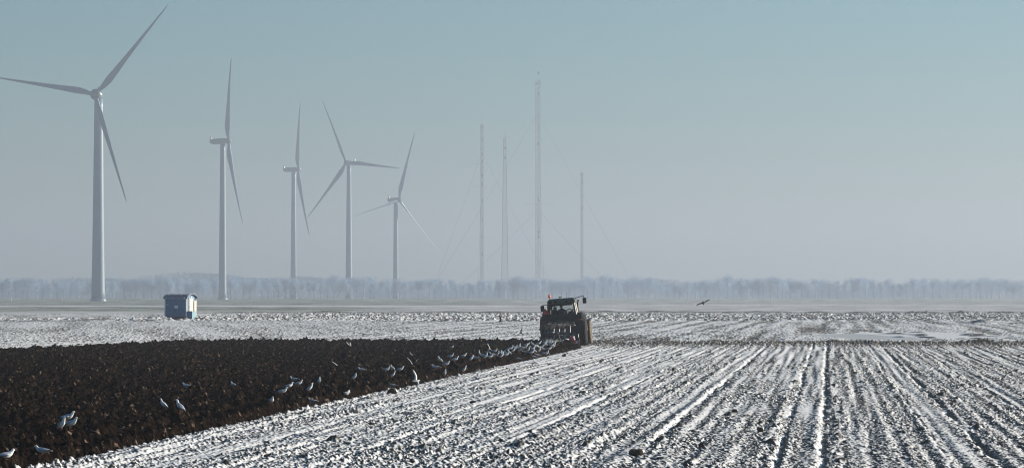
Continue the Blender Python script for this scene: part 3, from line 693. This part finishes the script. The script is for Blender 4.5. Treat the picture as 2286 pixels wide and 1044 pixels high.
    m.tube([(0, -.4, 1.15), (0, -1.3, 1.2)], .05, 6); m.build('hitch', M['pframe'], root)
    # driver
    per = empty('person', root.matrix_basis @ Vector((-.06, .06, 1.83)), root.rotation_euler)
    tag(per, 'driver in a navy blue jacket sitting in the tractor cab, seen from behind', 'person')
    bm_m = MB()
    def ring(c, rx, ry, n=12): return [Vector((c[0] + rx * math.cos(2*math.pi*i/n), c[1] + ry * math.sin(2*math.pi*i/n), c[2])) for i in range(n)]
    bm_m.loft([ring((0, 0, -.02), .16, .13), ring((0, 0, .10), .17, .13), ring((0, 0, .25), .18, .13), ring((.0, .01, .40), .215, .125), ring((0, .01, .475), .21, .10), ring((0, .01, .52), .13, .08), ring((0, .02, .555), .065, .065), ring((0, .03, .60), .058, .062),
               ring((.0, .035, .635), .068, .085), ring((.0, .04, .70), .082, .10), ring((0, .04, .76), .083, .102), ring((0, .03, .82), .065, .08), ring((0, .03, .85), .025, .03)])
    bm_m.box((0, .145, .70), (.03, .03, .05)); bm_m.box((-.086, .03, .70), (.02, .03, .05)); bm_m.box((.086, .03, .70), (.02, .03, .05))
    for s in (-1, 1):
        bm_m.tube([(s * .09, 0, .05), (s * .12, .42, .06), (s * .12, .46, -.04), (s * .12, .50, -.40), (s * .12, .62, -.44)], [.09, .07, .065, .045, .04], 8)
        bm_m.tube([(s * .19, .02, .44), (s * .27, .06, .24), (s * .20, .34, .22), (s * .17, .42, .24)], [.065, .052, .042, .032], 8)
        for q in range(5): bm_m.tube([(s * .17 + (q - 2) * .016, .42, .24), (s * .17 + (q - 2) * .018, .47, .25 - .004 * q), (s * .17 + (q - 2) * .017, .49, .23)], [.010, .009, .006], 5)
    bm_m.build('body', M['skin'], per, True)
    j = MB(); j.loft([ring((0, 0, .0), .185, .15), ring((0, 0, .25), .20, .15), ring((.0, .01, .40), .238, .145), ring((0, .01, .485), .225, .115), ring((0, .01, .53), .14, .09), ring((0, .02, .57), .075, .075)])
    for s in (-1, 1): j.tube([(s * .19, .02, .45), (s * .275, .06, .24), (s * .20, .34, .22)], [.08, .066, .052], 8)
    j.build('jacket', M['jacket'], per, True)
    j = MB()
    for s in (-1, 1): j.tube([(s * .09, 0, .05), (s * .12, .42, .06), (s * .12, .47, -.04), (s * .12, .50, -.38)], [.10, .08, .075, .058], 8)
    j.build('trousers', M['trousers'], per, True)
    j = MB(); j.loft([ring((0, -.01, .66), .088, .09), ring((0, .005, .74), .092, .105), ring((0, .015, .82), .078, .095), ring((0, .02, .87), .03, .04)]); j.build('hair', M['hair'], per, True)
    return root
TR = tractor()

def plough():
    root = empty('plough'); root.matrix_basis = Matrix.Translation((TX, TD, -.02)) @ Matrix.Rotation(-AL, 4, 'Z')
    tag(root, 'mounted reversible plough with silver mouldboards behind the tractor', 'plough')
    m = MB(); m.box((0, -1.45, .95), (.8, .14, .9), bev=.03); m.box((0, -1.5, 1.3), (.3, .2, .5), bev=.03); m.build('headstock', M['pframe'], root)
    A0, A1 = Vector((-1.0, -1.9, .84)), Vector((.95, -5.3, .84))
    m = MB(); m.tube([A0, A1], .10, 4); m.tube([(0, -1.5, .9), (.0, -2.4, .9), (-.6, -2.6, .86)], .07, 5); m.build('beam', M['pframe'], root)
    m = MB(); m.tube([(-.80, -2.0, 1.50), (.92, -4.8, 1.56)], .028, 5)
    for k in range(5): p = Vector((-.80, -2.0, 1.50)).lerp(Vector((.92, -4.8, 1.56)), k / 4); m.tube([p, p - Vector((0, 0, .25))], .024, 5)
    m.build('upper_bar', M['pbar'], root)
    for k in range(5):
        c = A0.lerp(A1, (k + .3) / 5)
        for up in (1, -1):
            m = MB(); zt = c.z + up * .56
            m.tube([c, c + Vector((0, .1, up * .3)), c + Vector((-.02, .12, up * .55))], [.05, .045, .03], 6)
            lg = m.build('leg', M['pframe'], root)
            m = MB(); n1_, n2_ = 9, 5; rings = []
            for i in range(n1_):
                t = i / (n1_ - 1); ring_ = []
                for j in range(n2_):
                    w = j / (n2_ - 1)
                    x = c.x + .22 - t * .62; y = c.y + .35 - t * .75 + w * .10
                    z = c.z + up * (.62 - w * (.12 + .22 * t) - .10 * t * t); x += w * .10 * (1 - t) - t * w * .16
                    ring_.append((x, y, z))
                ring_ += [(a + .01, b + .014, e) for a, b, e in ring_[::-1]]
                rings.append(ring_)
            m.loft(rings); m.build('mouldboard', M['steel'], root, True)
            m = MB(); m.prism([(c.x + .12, c.z + up * .63), (c.x + .34, c.z + up * .60), (c.x + .24, c.z + up * .52)], 'y', c.y + .3, c.y + .33); m.build('share', M['steel'], root)
    for (x, y, r) in ((1.18, -4.9, .32), (-1.05, -2.3, .26)):
        m = MB(); rg = lambda rr, dx: [Vector((x + dx, y + rr * math.cos(2*math.pi*i/20), r + rr * math.sin(2*math.pi*i/20))) for i in range(20)]
        m.loft([rg(r * .6, -.09), rg(r * .95, -.08), rg(r, 0), rg(r * .95, .08), rg(r * .6, .09)]); wl = m.build('depth_wheel', M['tyre'], root)
        m = MB(); m.tube([(x, y, r), (x, y + .2, .8), (x - .3 * (1 if x > 0 else -1), y + .2, .84)], .04, 6); m.build('wheel_arm', M['pframe'], root)
    m = MB(); tri = lambda cx, cz, s_: [(cx - s_, cz - s_ * .75), (cx + s_, cz - s_ * .75), (cx + s_ * .14, cz + s_ * .8), (cx - s_ * .14, cz + s_ * .8)]
    m.prism(tri(.86, .54, .24), 'y', -5.62, -5.59, 0); m.prism(tri(.86, .52, .13), 'y', -5.63, -5.622, 1); m.build('warning_triangle', [M['red'], M['red']], root)
    m = MB()
    for k in range(5): x0 = .72 + k * .115; m.prism([(x0, .26), (x0 + .115, .26), (x0 + .20, .42), (x0 + .085, .42)], 'y', -5.58 , -5.56, k % 2)
    m.tube([(.9, -5.3, .84), (.9, -5.55, .5), (.9, -5.55, .3)], .02, 5, 2); m.build('warning_board', [M['red'], M['white'], M['black']], root)
    m = MB(); m.tube([(.6, -5.4, .12), (1.0, -5.2, .10), (1.45, -5.0, .16)], .03, 5); m.tube([(.7, -5.4, .1), (.75, -5.3, .4)], .03, 5); m.build('furrow_marker', M['steel'], root)
plough()

# ------------------------------------------------------------------ gulls
def gull_mesh(name, pose, wings=None, brown=False, legs=True, neck=0.0):
    m = MB(); n = 12
    if pose == 'stand':
        sp = [(-.235, .125, .012, .006), (-.17, .135, .032, .016), (-.10, .148, .052, .042), (-.02, .158, .064, .060), (.055, .175, .060, .062), (.105, .200, .044, .046), (.130, .232 + neck*.4, .031, .031), (.142, .262 + neck*.8, .029, .030), (.160, .284 + neck, .027, .027), (.184, .282 + neck, .012, .014)]
    elif pose == 'alert':
        sp = [(-.150, .065, .012, .006), (-.115, .090, .034, .018), (-.07, .122, .054, .044), (-.02, .165, .062, .058), (.035, .205, .052, .054), (.062, .250, .036, .036), (.072, .285, .030, .028), (.080, .315, .029, .029), (.098, .330, .025, .024), (.118, .328, .010, .012)]
    elif pose == 'peck':
        sp = [(-.24, .215, .012, .006), (-.17, .200, .032, .016), (-.10, .180, .052, .042), (-.02, .155, .064, .058), (.06, .135, .056, .054), (.11, .115, .040, .040), (.150, .085, .030, .030), (.175, .060, .029, .028), (.195, .045, .024, .024), (.21, .035, .012, .012)]
    elif pose == 'low':
        sp = [(-.24, .085, .014, .006), (-.17, .090, .038, .018), (-.10, .090, .058, .044), (-.02, .092, .070, .060), (.06, .10, .062, .058), (.105, .125, .046, .046), (.130, .150, .033, .033), (.145, .175, .030, .030), (.165, .190, .027, .027), (.188, .186, .012, .014)]
    else:
        sp = [(-.22, .0, .040, .006), (-.15, .002, .036, .018), (-.08, .004, .046, .036), (0, .004, .054, .048), (.07, .008, .048, .044), (.115, .016, .036, .034), (.15, .022, .030, .028), (.18, .026, .028, .026), (.205, .024, .020, .020), (.222, .020, .009, .01)]
    P = [Vector((x, 0, z)) for x, z, _, _ in sp]; rings = []
    for i, p in enumerate(P):
        t = (P[min(i+1, len(P)-1)] - P[max(i-1, 0)]).normalized(); b = Vector((0, 1, 0)); a = b.cross(t).normalized() * -1
        if a.z < 0: a = -a
        rings.append([p + b * (sp[i][2] * math.cos(2*math.pi*k/n)) + a * (sp[i][3] * math.sin(2*math.pi*k/n)) for k in range(n)])
    base = len(m.v); m.loft(rings)
    # grey mantle on the upper back, dark tips
    for fi, f in enumerate(m.f):
        if len(f) != 4: continue
        r = min(f) // n; k = fi % n
        up = 0 <= k < n // 2
        if wings is None and 1 <= r <= 4 and up: m.m[fi] = 1
        if wings is None and r == 0 and up: m.m[fi] = 2
        if wings is not None and 2 <= r <= 4 and up: m.m[fi] = 1
        if brown and r < 9: m.m[fi] = 4
    hp = P[-1]; hd = (P[-1] - P[-2]).normalized()
    m.tube([hp - hd * .01, hp + hd * .02, hp + hd * .042 + Vector((0, 0, -.006))], [.009, .007, .002], 5, 3)
    e = P[-2]
    for s in (-1, 1): m.box(e + Vector((.008, s * .022, .006)), (.008, .006, .008), 2)
    if wings is None:   # folded wings: slim shells over the flanks with crossed dark tips
        for s in (-1, 1):
            rg = []
            for i, (t, wd, off) in enumerate(((.0, .008, 1.0), (.25, .030, 1.03), (.5, .036, 1.05), (.8, .022, 1.0), (1.15, .006, .5))):
                fi = 4 - t * 3.4; k0 = max(0, min(3, int(fi))); q = P[k0].lerp(P[k0 + 1], min(1.0, fi - k0)) if fi > 0 else P[0] + (P[0] - P[1]) * (-fi)
                ry = sp[k0][2] * off + .004
                q = q + Vector((0, s * ry, .004)); rg.append([q + Vector((0, s * .006, wd)), q + Vector((0, s * .013, 0)), q + Vector((0, 0, -wd * .8)), q + Vector((0, -s * .012, 0))])
            b0 = len(m.m); m.loft(rg, 4 if brown else 1)
            for i in range(b0 + 12, len(m.m)): m.m[i] = 2
        lz = P[3].z - sp[3][3]
        if legs:
            for s in (-1, 1):
                m.tube([(-.005, s * .022, lz + .015), (.0, s * .024, 0)], .006, 5, 3); m.box((.018, s * .024, .004), (.045, .026, .006), 3)
    else:
        z0 = P[3].z
        for s, (d1, d2, sw) in zip((1, -1), wings):
            pts = [Vector((.03, s * .03, z0 + .015))]; seg = [(.07, d1 * .9), (.09, d1), (.08, (d1 + d2) / 2), (.11, d2), (.10, d2 - 6), (.07, d2 - 10)]
            for ln, ang in seg: pts.append(pts[-1] + Vector((0, s * math.cos(R(ang)), math.sin(R(ang)))) * ln)
            xo = [.0, .03, .055, .045, .0, -.05, -.10]; ch = [.13, .14, .13, .12, .10, .065, .012]; rg = []
            for i, p in enumerate(pts):
                p = p + Vector((xo[i] + sw * i * .012, 0, 0)); t = (pts[min(i+1, 6)] - pts[max(i-1, 0)]).normalized(); nn = t.cross(Vector((1, 0, 0))).normalized() * .006 * (1 if i < 5 else .6)
                c = ch[i]; rg.append([p + Vector((c * .35, 0, 0)), p + Vector((c * .1, 0, 0)) + nn * 1.3, p - Vector((c * .65, 0, 0)), p + Vector((c * .1, 0, 0)) - nn])
            b0 = len(m.m); m.loft(rg, 4 if brown else 1)
            for i in range(b0, b0 + 24):
                seg_i = (i - b0) // 4; side = (i - b0) % 4
                if brown: m.m[i] = 2 if seg_i > 3 else 4
                elif seg_i >= 5: m.m[i] = 2
                elif side in (2, 3) : m.m[i] = 0
    return m.mesh(name, [M['gwhite'], M['ggrey'], M['gblack'], M['gbeak'], M['gbrown']], True)
GMESH = {k: gull_mesh('gull', k) for k in ('stand', 'alert', 'peck', 'low')}
def gull(x, y, pose, yaw, label, group=None, s=1.0, d=None, wings=None, roll=0, pitch=0, brown=False):
    "yaw: 0 faces right in the photo, 90 away, 180 left, -90 to the camera; (x, y) is the foot or, in flight, the body"
    if wings is None:
        ds = np.linspace(gd(y) * .86, gd(y) * 1.12, 700); xs_ = gx(x, ds)      # first bit of soil on the sight line
        hs = field(xs_, ds); under = np.nonzero(CH - (y - HZ) / F * ds <= hs)[0]
        i = int(under[0]) if len(under) else 350
        X, Y, zz = float(xs_[i]), float(ds[i]), float(hs[i])
        o = bpy.data.objects.new('gull', GMESH[pose]); o.location = (X, Y, zz - .012)
    else:
        o = bpy.data.objects.new('gull', gull_mesh('gull', 'fly', wings, brown)); o.location = px(x, y, d)
    COL.objects.link(o); o.rotation_euler = (Matrix.Rotation(R(yaw), 3, 'Z') @ Matrix.Rotation(R(pitch), 3, 'Y') @ Matrix.Rotation(R(roll), 3, 'X')).to_euler()
    s *= .86 if wings is None else 1; o.scale = (s, s, s); tag(o, label, 'gull', group)
    return o
G1 = 'gulls on the ploughed soil'; G2 = 'gulls crowding behind the plough'; G3 = 'gulls in the air'
FIELD_GULLS = [
 (150, 944, 'stand', 12, 'highest of the three gulls close together at lower left, grey back visible', 1.12),
 (139, 962, 'alert', -40, 'lower left gull of the three close together at lower left', 1.05),
 (158, 960, 'stand', -25, 'lower right gull of the three close together at lower left', 1.1),
 (96, 1012, 'low', 165, 'gull crouched on the soil alone near the bottom left corner', .98),
 (14, 1024, 'low', 35, 'gull cut off low in the bottom left corner of the picture', 1.1),
 (366, 916, 'alert', 205, 'upright gull facing left, left one of the pair halfway down the ploughed soil', 1.05),
 (403, 921, 'alert', 160, 'gull with its tail to the right, right one of the pair in mid soil', 1.12),
 (418, 866, 'low', 155, 'white gull facing left alone in the middle of the ploughed soil', 1.05),
 (521, 865, 'low', 120, 'dim bluish gull resting right of the lone white gull in mid soil', .95),
 (606, 898, 'low', -70, 'small white gull near the snow edge, lower left one of the loose group', 1.0),
 (630, 885, 'stand', 8, 'side on gull, head right, just above the small white one near the snow', 1.0),
 (645, 872, 'stand', 30, 'pale gull behind the side on one in the loose group', .9),
 (666, 863, 'stand', 20, 'bluish gull standing right in the pair at the top of the loose group', .95),
 (657, 850, 'low', 160, 'bluish gull bending left in the pair at the top of the loose group', .95),
 (692, 877, 'alert', 25, 'upright gull with a white breast right of the loose group', 1.0),
 (698, 899, 'low', 150, 'blue grey gull crouched in shade close to the snow edge below the upright gull', .95),
 (713, 857, 'alert', 80, 'small gull with its back turned, between the loose group and the wing spreading one', .8),
 (774, 884, 'low', 60, 'shaded gull pressed low on the soil left of the square clod', 1.0),
 (791, 850, 'alert', -30, 'upright gull standing alone below and right of the gull with spread wings', .95),
 (808, 829, 'low', 190, 'bluish gull facing left, above and left of the three in a row', .95),
 (862, 832, 'stand', 10, 'left gull of the three standing in a row', .95),
 (877, 829, 'alert', 200, 'middle gull of the three standing in a row', .95),
 (893, 832, 'stand', 15, 'right gull of the three standing in a row', .95),
 (878, 843, 'alert', 20, 'gull just below the middle one of the three in a row', .8),
 (875, 865, 'low', 170, 'blue grey gull on the soil right above the square clod', 1.05),
 (918, 795, 'alert', 170, 'tiny white gull far out on the ploughed soil above the one stretching its wings', .7),
 (1008, 777, 'low', 20, 'small gull far out near the top edge of the ploughed soil, left of the crowd', .9),
]
for x, y, p, yw, lb, s in FIELD_GULLS: gull(x, y, p, yw, lb, G1, s)
CROWD = [(973, 824, 'low', 165), (983, 812, 'alert', 200), (995, 820, 'stand', 10), (993, 841, 'alert', -70), (1005, 801, 'stand', 10), (1015, 811, 'stand', 15), (1036, 832, 'alert', 20), (1034, 800, 'stand', 20),
 (1052, 807, 'alert', 10), (1063, 802, 'low', 160), (1068, 795, 'alert', -60), (1078, 797, 'low', 150), (1093, 800, 'low', 15), (1090, 789, 'low', 10), (1111, 798, 'alert', -50), (1103, 790, 'stand', 10), (1118, 793, 'low', -80),
 (1126, 790, 'low', 170), (1133, 785, 'peck', 200), (1146, 788, 'alert', 10), (1139, 781, 'low', 20), (1160, 788, 'peck', 170), (1166, 782, 'stand', 190), (1174, 779, 'alert', 10), (1156, 805, 'low', 160), (1184, 780, 'low', 100),
 (1191, 784, 'alert', 15), (1190, 799, 'low', 190), (1197, 779, 'peck', 30), (1207, 779, 'low', 10), (1212, 793, 'peck', 160), (1221, 794, 'alert', -20), (1219, 774, 'alert', 100), (1231, 774, 'low', 15), (1238, 771, 'alert', 20), (1150, 777, 'low', 175), (1202, 772, 'stand', 20), (1129, 798, 'stand', 15), (1137, 793, 'alert', 200), (1151, 784, 'alert', -30), (1158, 779, 'alert', 30), (1171, 789, 'low', 160), (1179, 787, 'alert', -50), (1186, 792, 'stand', 15), (1194, 789, 'alert', 170), (1199, 795, 'low', 200), (1203, 788, 'alert', 0), (1211, 784, 'stand', 190), (1214, 776, 'alert', -20), (1225, 781, 'low', 20), (1226, 771, 'stand', 160), (1236, 778, 'alert', 10), (1176, 771, 'low', 20), (1189, 774, 'alert', 200), (1120, 800, 'alert', 30), (1100, 798, 'stand', 170), (1084, 802, 'alert', -10)]
CS = sorted(CROWD, key=lambda c: -c[0])
PD = {'low': 'crouched gull', 'alert': 'upright gull', 'stand': 'standing gull', 'peck': 'pecking gull'}
cnt = {}
for (x, y, p, yw) in CS:
    cnt[p] = cnt.get(p, 0) + 1
    gull(x, y, p, yw, '%s behind the plough, %s %s counting leftwards from the tractor' % (PD[p], ORD[cnt[p]], PD[p]), G2, 1.08)
FLY = [
 (1570, 676, 25, 200, 'dark gull gliding alone over the far snow right of the tractor, wings bent', dict(wings=[(-2, -50, 0), (62, 12, 0)], brown=True, yaw=78, pitch=38, s=1.0)),
 (1116, 717, 31, 210, 'grey gull flying left of the tractor with its wings raised straight up', dict(wings=[(80, 78, 0), (70, 86, 0)], brown=True, yaw=10, s=.85)),
 (1164, 744, 24, 205, 'dark winged gull in flight above the crowd left of the tractor', dict(wings=[(30, 20, 0), (60, 45, 0)], brown=True, yaw=150, roll=-30, s=.75)),
 (1160, 768, 24, 200, 'gull flying low with long brownish wings just above the crowd left of the tractor', dict(wings=[(40, 50, 0), (-35, -30, 0)], yaw=-70, roll=25, s=.95)),
 (1236, 742, 24, 188, 'white gull gliding in front of the plough with arched wings, upper one', dict(wings=[(20, -25, 0), (10, -55, 0)], yaw=80, s=.9)),
 (1254, 748, 24, 187, 'small white gull gliding in front of the plough, right of the arched winged one', dict(wings=[(12, 0, 0), (12, 0, 0)], yaw=-80, s=.72)),
 (1216, 764, 24, 186, 'gull taking off beside the left rear tractor wheel, one wing stretched up right', dict(wings=[(35, 40, 0), (40, 20, 0)], yaw=-60, roll=-12, s=1.0)),
 (1097, 785, 24, None, 'white gull landing on the crowd with one wing pointing steeply up', dict(wings=[(66, 74, 0), (28, 20, 0)], yaw=75, s=1.0)),
 (1205, 785, 24, None, 'white gull with drooping wings landing in the crowd beside the tractor', dict(wings=[(-5, -45, 0), (35, 10, 0)], yaw=-80, s=.9)),
 (1228, 768, 24, None, 'white gull with half raised wings at the left rear wheel, closest to the plough', dict(wings=[(60, 75, 0), (65, 50, 0)], yaw=60, s=.8)),
 (1183, 776, 24, None, 'gull flapping with spread wings in the middle of the crowd', dict(wings=[(45, 10, 0), (30, -20, 0)], yaw=100, s=.85)),
 (1145, 779, 24, None, 'gull skimming the crowd with level wings', dict(wings=[(15, 0, 0), (10, -5, 0)], yaw=85, s=.75)),
 (922, 814, 24, None, 'gull on the soil stretching both wings upward right of the three in a row', dict(wings=[(60, 52, 0), (58, 45, 0)], yaw=80, s=.8)),
 (928, 850, 24, None, 'white gull flapping upright near the snow edge below the one stretching its wings', dict(wings=[(76, 82, 0), (-70, -80, 0)], yaw=40, s=.85)),
 (761, 823, 24, None, 'white gull flying low over the ploughed soil with spread wings, left wing arched', dict(wings=[(45, 40, 0), (18, -18, 0)], yaw=78, s=.95)),
 (684, 819, 24, None, 'dim gull flying low over the ploughed soil left of the spread winged white one', dict(wings=[(10, -15, 0), (12, -20, 0)], yaw=100, s=.95)),
 (778, 777, 24, None, 'bluish gull with a raised wing near the top edge of the ploughed soil', dict(wings=[(70, 60, 0), (65, 60, 0)], yaw=30, s=.85)),
]
for x, y, _, d, lb, kw in FLY:
    if d is None: d = gd(y + 7)
    gull(x, y, 'fly', kw.pop('yaw'), lb, G3, kw.pop('s'), d=d, **kw)

# ------------------------------------------------------------------ lone clods on the snow
def clod_mat():
    m = bpy.data.materials.new('frozen clod'); m.use_nodes = True; N = m.node_tree.nodes; L = m.node_tree.links; b = N['Principled BSDF']; b.inputs['Roughness'].default_value = .9
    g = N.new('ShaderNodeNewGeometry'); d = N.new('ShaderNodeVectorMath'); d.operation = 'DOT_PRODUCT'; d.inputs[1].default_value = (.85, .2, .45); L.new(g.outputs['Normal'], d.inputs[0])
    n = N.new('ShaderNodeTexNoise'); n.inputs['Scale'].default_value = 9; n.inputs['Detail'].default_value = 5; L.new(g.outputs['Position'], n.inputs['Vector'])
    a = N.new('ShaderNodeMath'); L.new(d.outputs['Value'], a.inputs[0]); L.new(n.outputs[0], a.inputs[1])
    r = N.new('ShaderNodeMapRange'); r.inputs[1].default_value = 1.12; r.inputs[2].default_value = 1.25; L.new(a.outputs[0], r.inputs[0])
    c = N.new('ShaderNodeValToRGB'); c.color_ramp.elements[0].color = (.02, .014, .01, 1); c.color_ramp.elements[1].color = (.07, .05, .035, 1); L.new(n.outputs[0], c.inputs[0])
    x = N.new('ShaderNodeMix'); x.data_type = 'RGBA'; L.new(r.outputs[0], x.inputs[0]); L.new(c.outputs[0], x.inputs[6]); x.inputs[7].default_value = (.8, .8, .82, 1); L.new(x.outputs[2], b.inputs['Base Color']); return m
CM = clod_mat()
def clod(x, y, w, h, label, seed):
    rnd = random.Random(seed); d = gd(y); X = gx(x, d); s = sc(d); W = w / s / 2; Hh = h / s
    n1_, n2_ = 16, 10; off = [Vector((rnd.gauss(0, 1), rnd.gauss(0, 1), rnd.gauss(0, 1))).normalized() for _ in range(9)]; cut = [rnd.uniform(.62, .95) for _ in range(9)]
    m = MB(); rings = []
    for i in range(n2_ + 1):
        el = -math.pi / 2 + math.pi * i / n2_; ring = []
        for k in range(n1_):
            an = 2 * math.pi * k / n1_; p = Vector((math.cos(el) * math.cos(an), math.cos(el) * math.sin(an), math.sin(el))); r = 1.0
            for o_, c_ in zip(off, cut):
                q = p.dot(o_)
                if q > 1e-3: r = min(r, c_ / q)
            r *= 1 + rnd.uniform(-.04, .04); ring.append(Vector((p.x * W * r, p.y * W * r, (p.z * .5 + .42) * Hh * r)))
        rings.append(ring)
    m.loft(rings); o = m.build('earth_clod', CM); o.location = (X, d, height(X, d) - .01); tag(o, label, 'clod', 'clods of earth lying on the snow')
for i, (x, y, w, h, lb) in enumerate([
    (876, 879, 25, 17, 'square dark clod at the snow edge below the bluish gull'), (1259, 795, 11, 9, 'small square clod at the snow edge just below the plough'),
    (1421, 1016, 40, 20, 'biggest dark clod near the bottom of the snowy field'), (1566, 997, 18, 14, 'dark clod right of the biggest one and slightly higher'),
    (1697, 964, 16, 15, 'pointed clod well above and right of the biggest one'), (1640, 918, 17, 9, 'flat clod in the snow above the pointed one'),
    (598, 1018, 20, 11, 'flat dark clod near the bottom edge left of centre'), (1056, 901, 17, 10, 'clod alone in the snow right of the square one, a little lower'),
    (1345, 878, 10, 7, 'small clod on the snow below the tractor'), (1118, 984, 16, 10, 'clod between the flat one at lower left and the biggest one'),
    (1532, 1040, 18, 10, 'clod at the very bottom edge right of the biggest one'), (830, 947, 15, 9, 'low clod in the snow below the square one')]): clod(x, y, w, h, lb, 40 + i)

# ------------------------------------------------------------------ haze
m = MB(); m.box((0, 4000, 90.5), (24000, 10000, 183))
hz = m.build('haze', []); hz['kind'] = 'stuff'; hz['label'] = 'pale winter haze lying over the fields'; hz['category'] = 'haze'
hm = bpy.data.materials.new('winter haze'); hm.use_nodes = True; N = hm.node_tree.nodes; N.clear()
pv = N.new('ShaderNodeVolumePrincipled'); pv.inputs['Density'].default_value = HAZE_DENSITY; pv.inputs['Color'].default_value = (.43, .485, .572, 1); pv.inputs['Anisotropy'].default_value = .3
ou = N.new('ShaderNodeOutputMaterial'); hm.node_tree.links.new(pv.outputs[0], ou.inputs['Volume'])
hz.data.materials.clear(); hz.data.materials.append(hm); hz.display_type = 'WIRE'
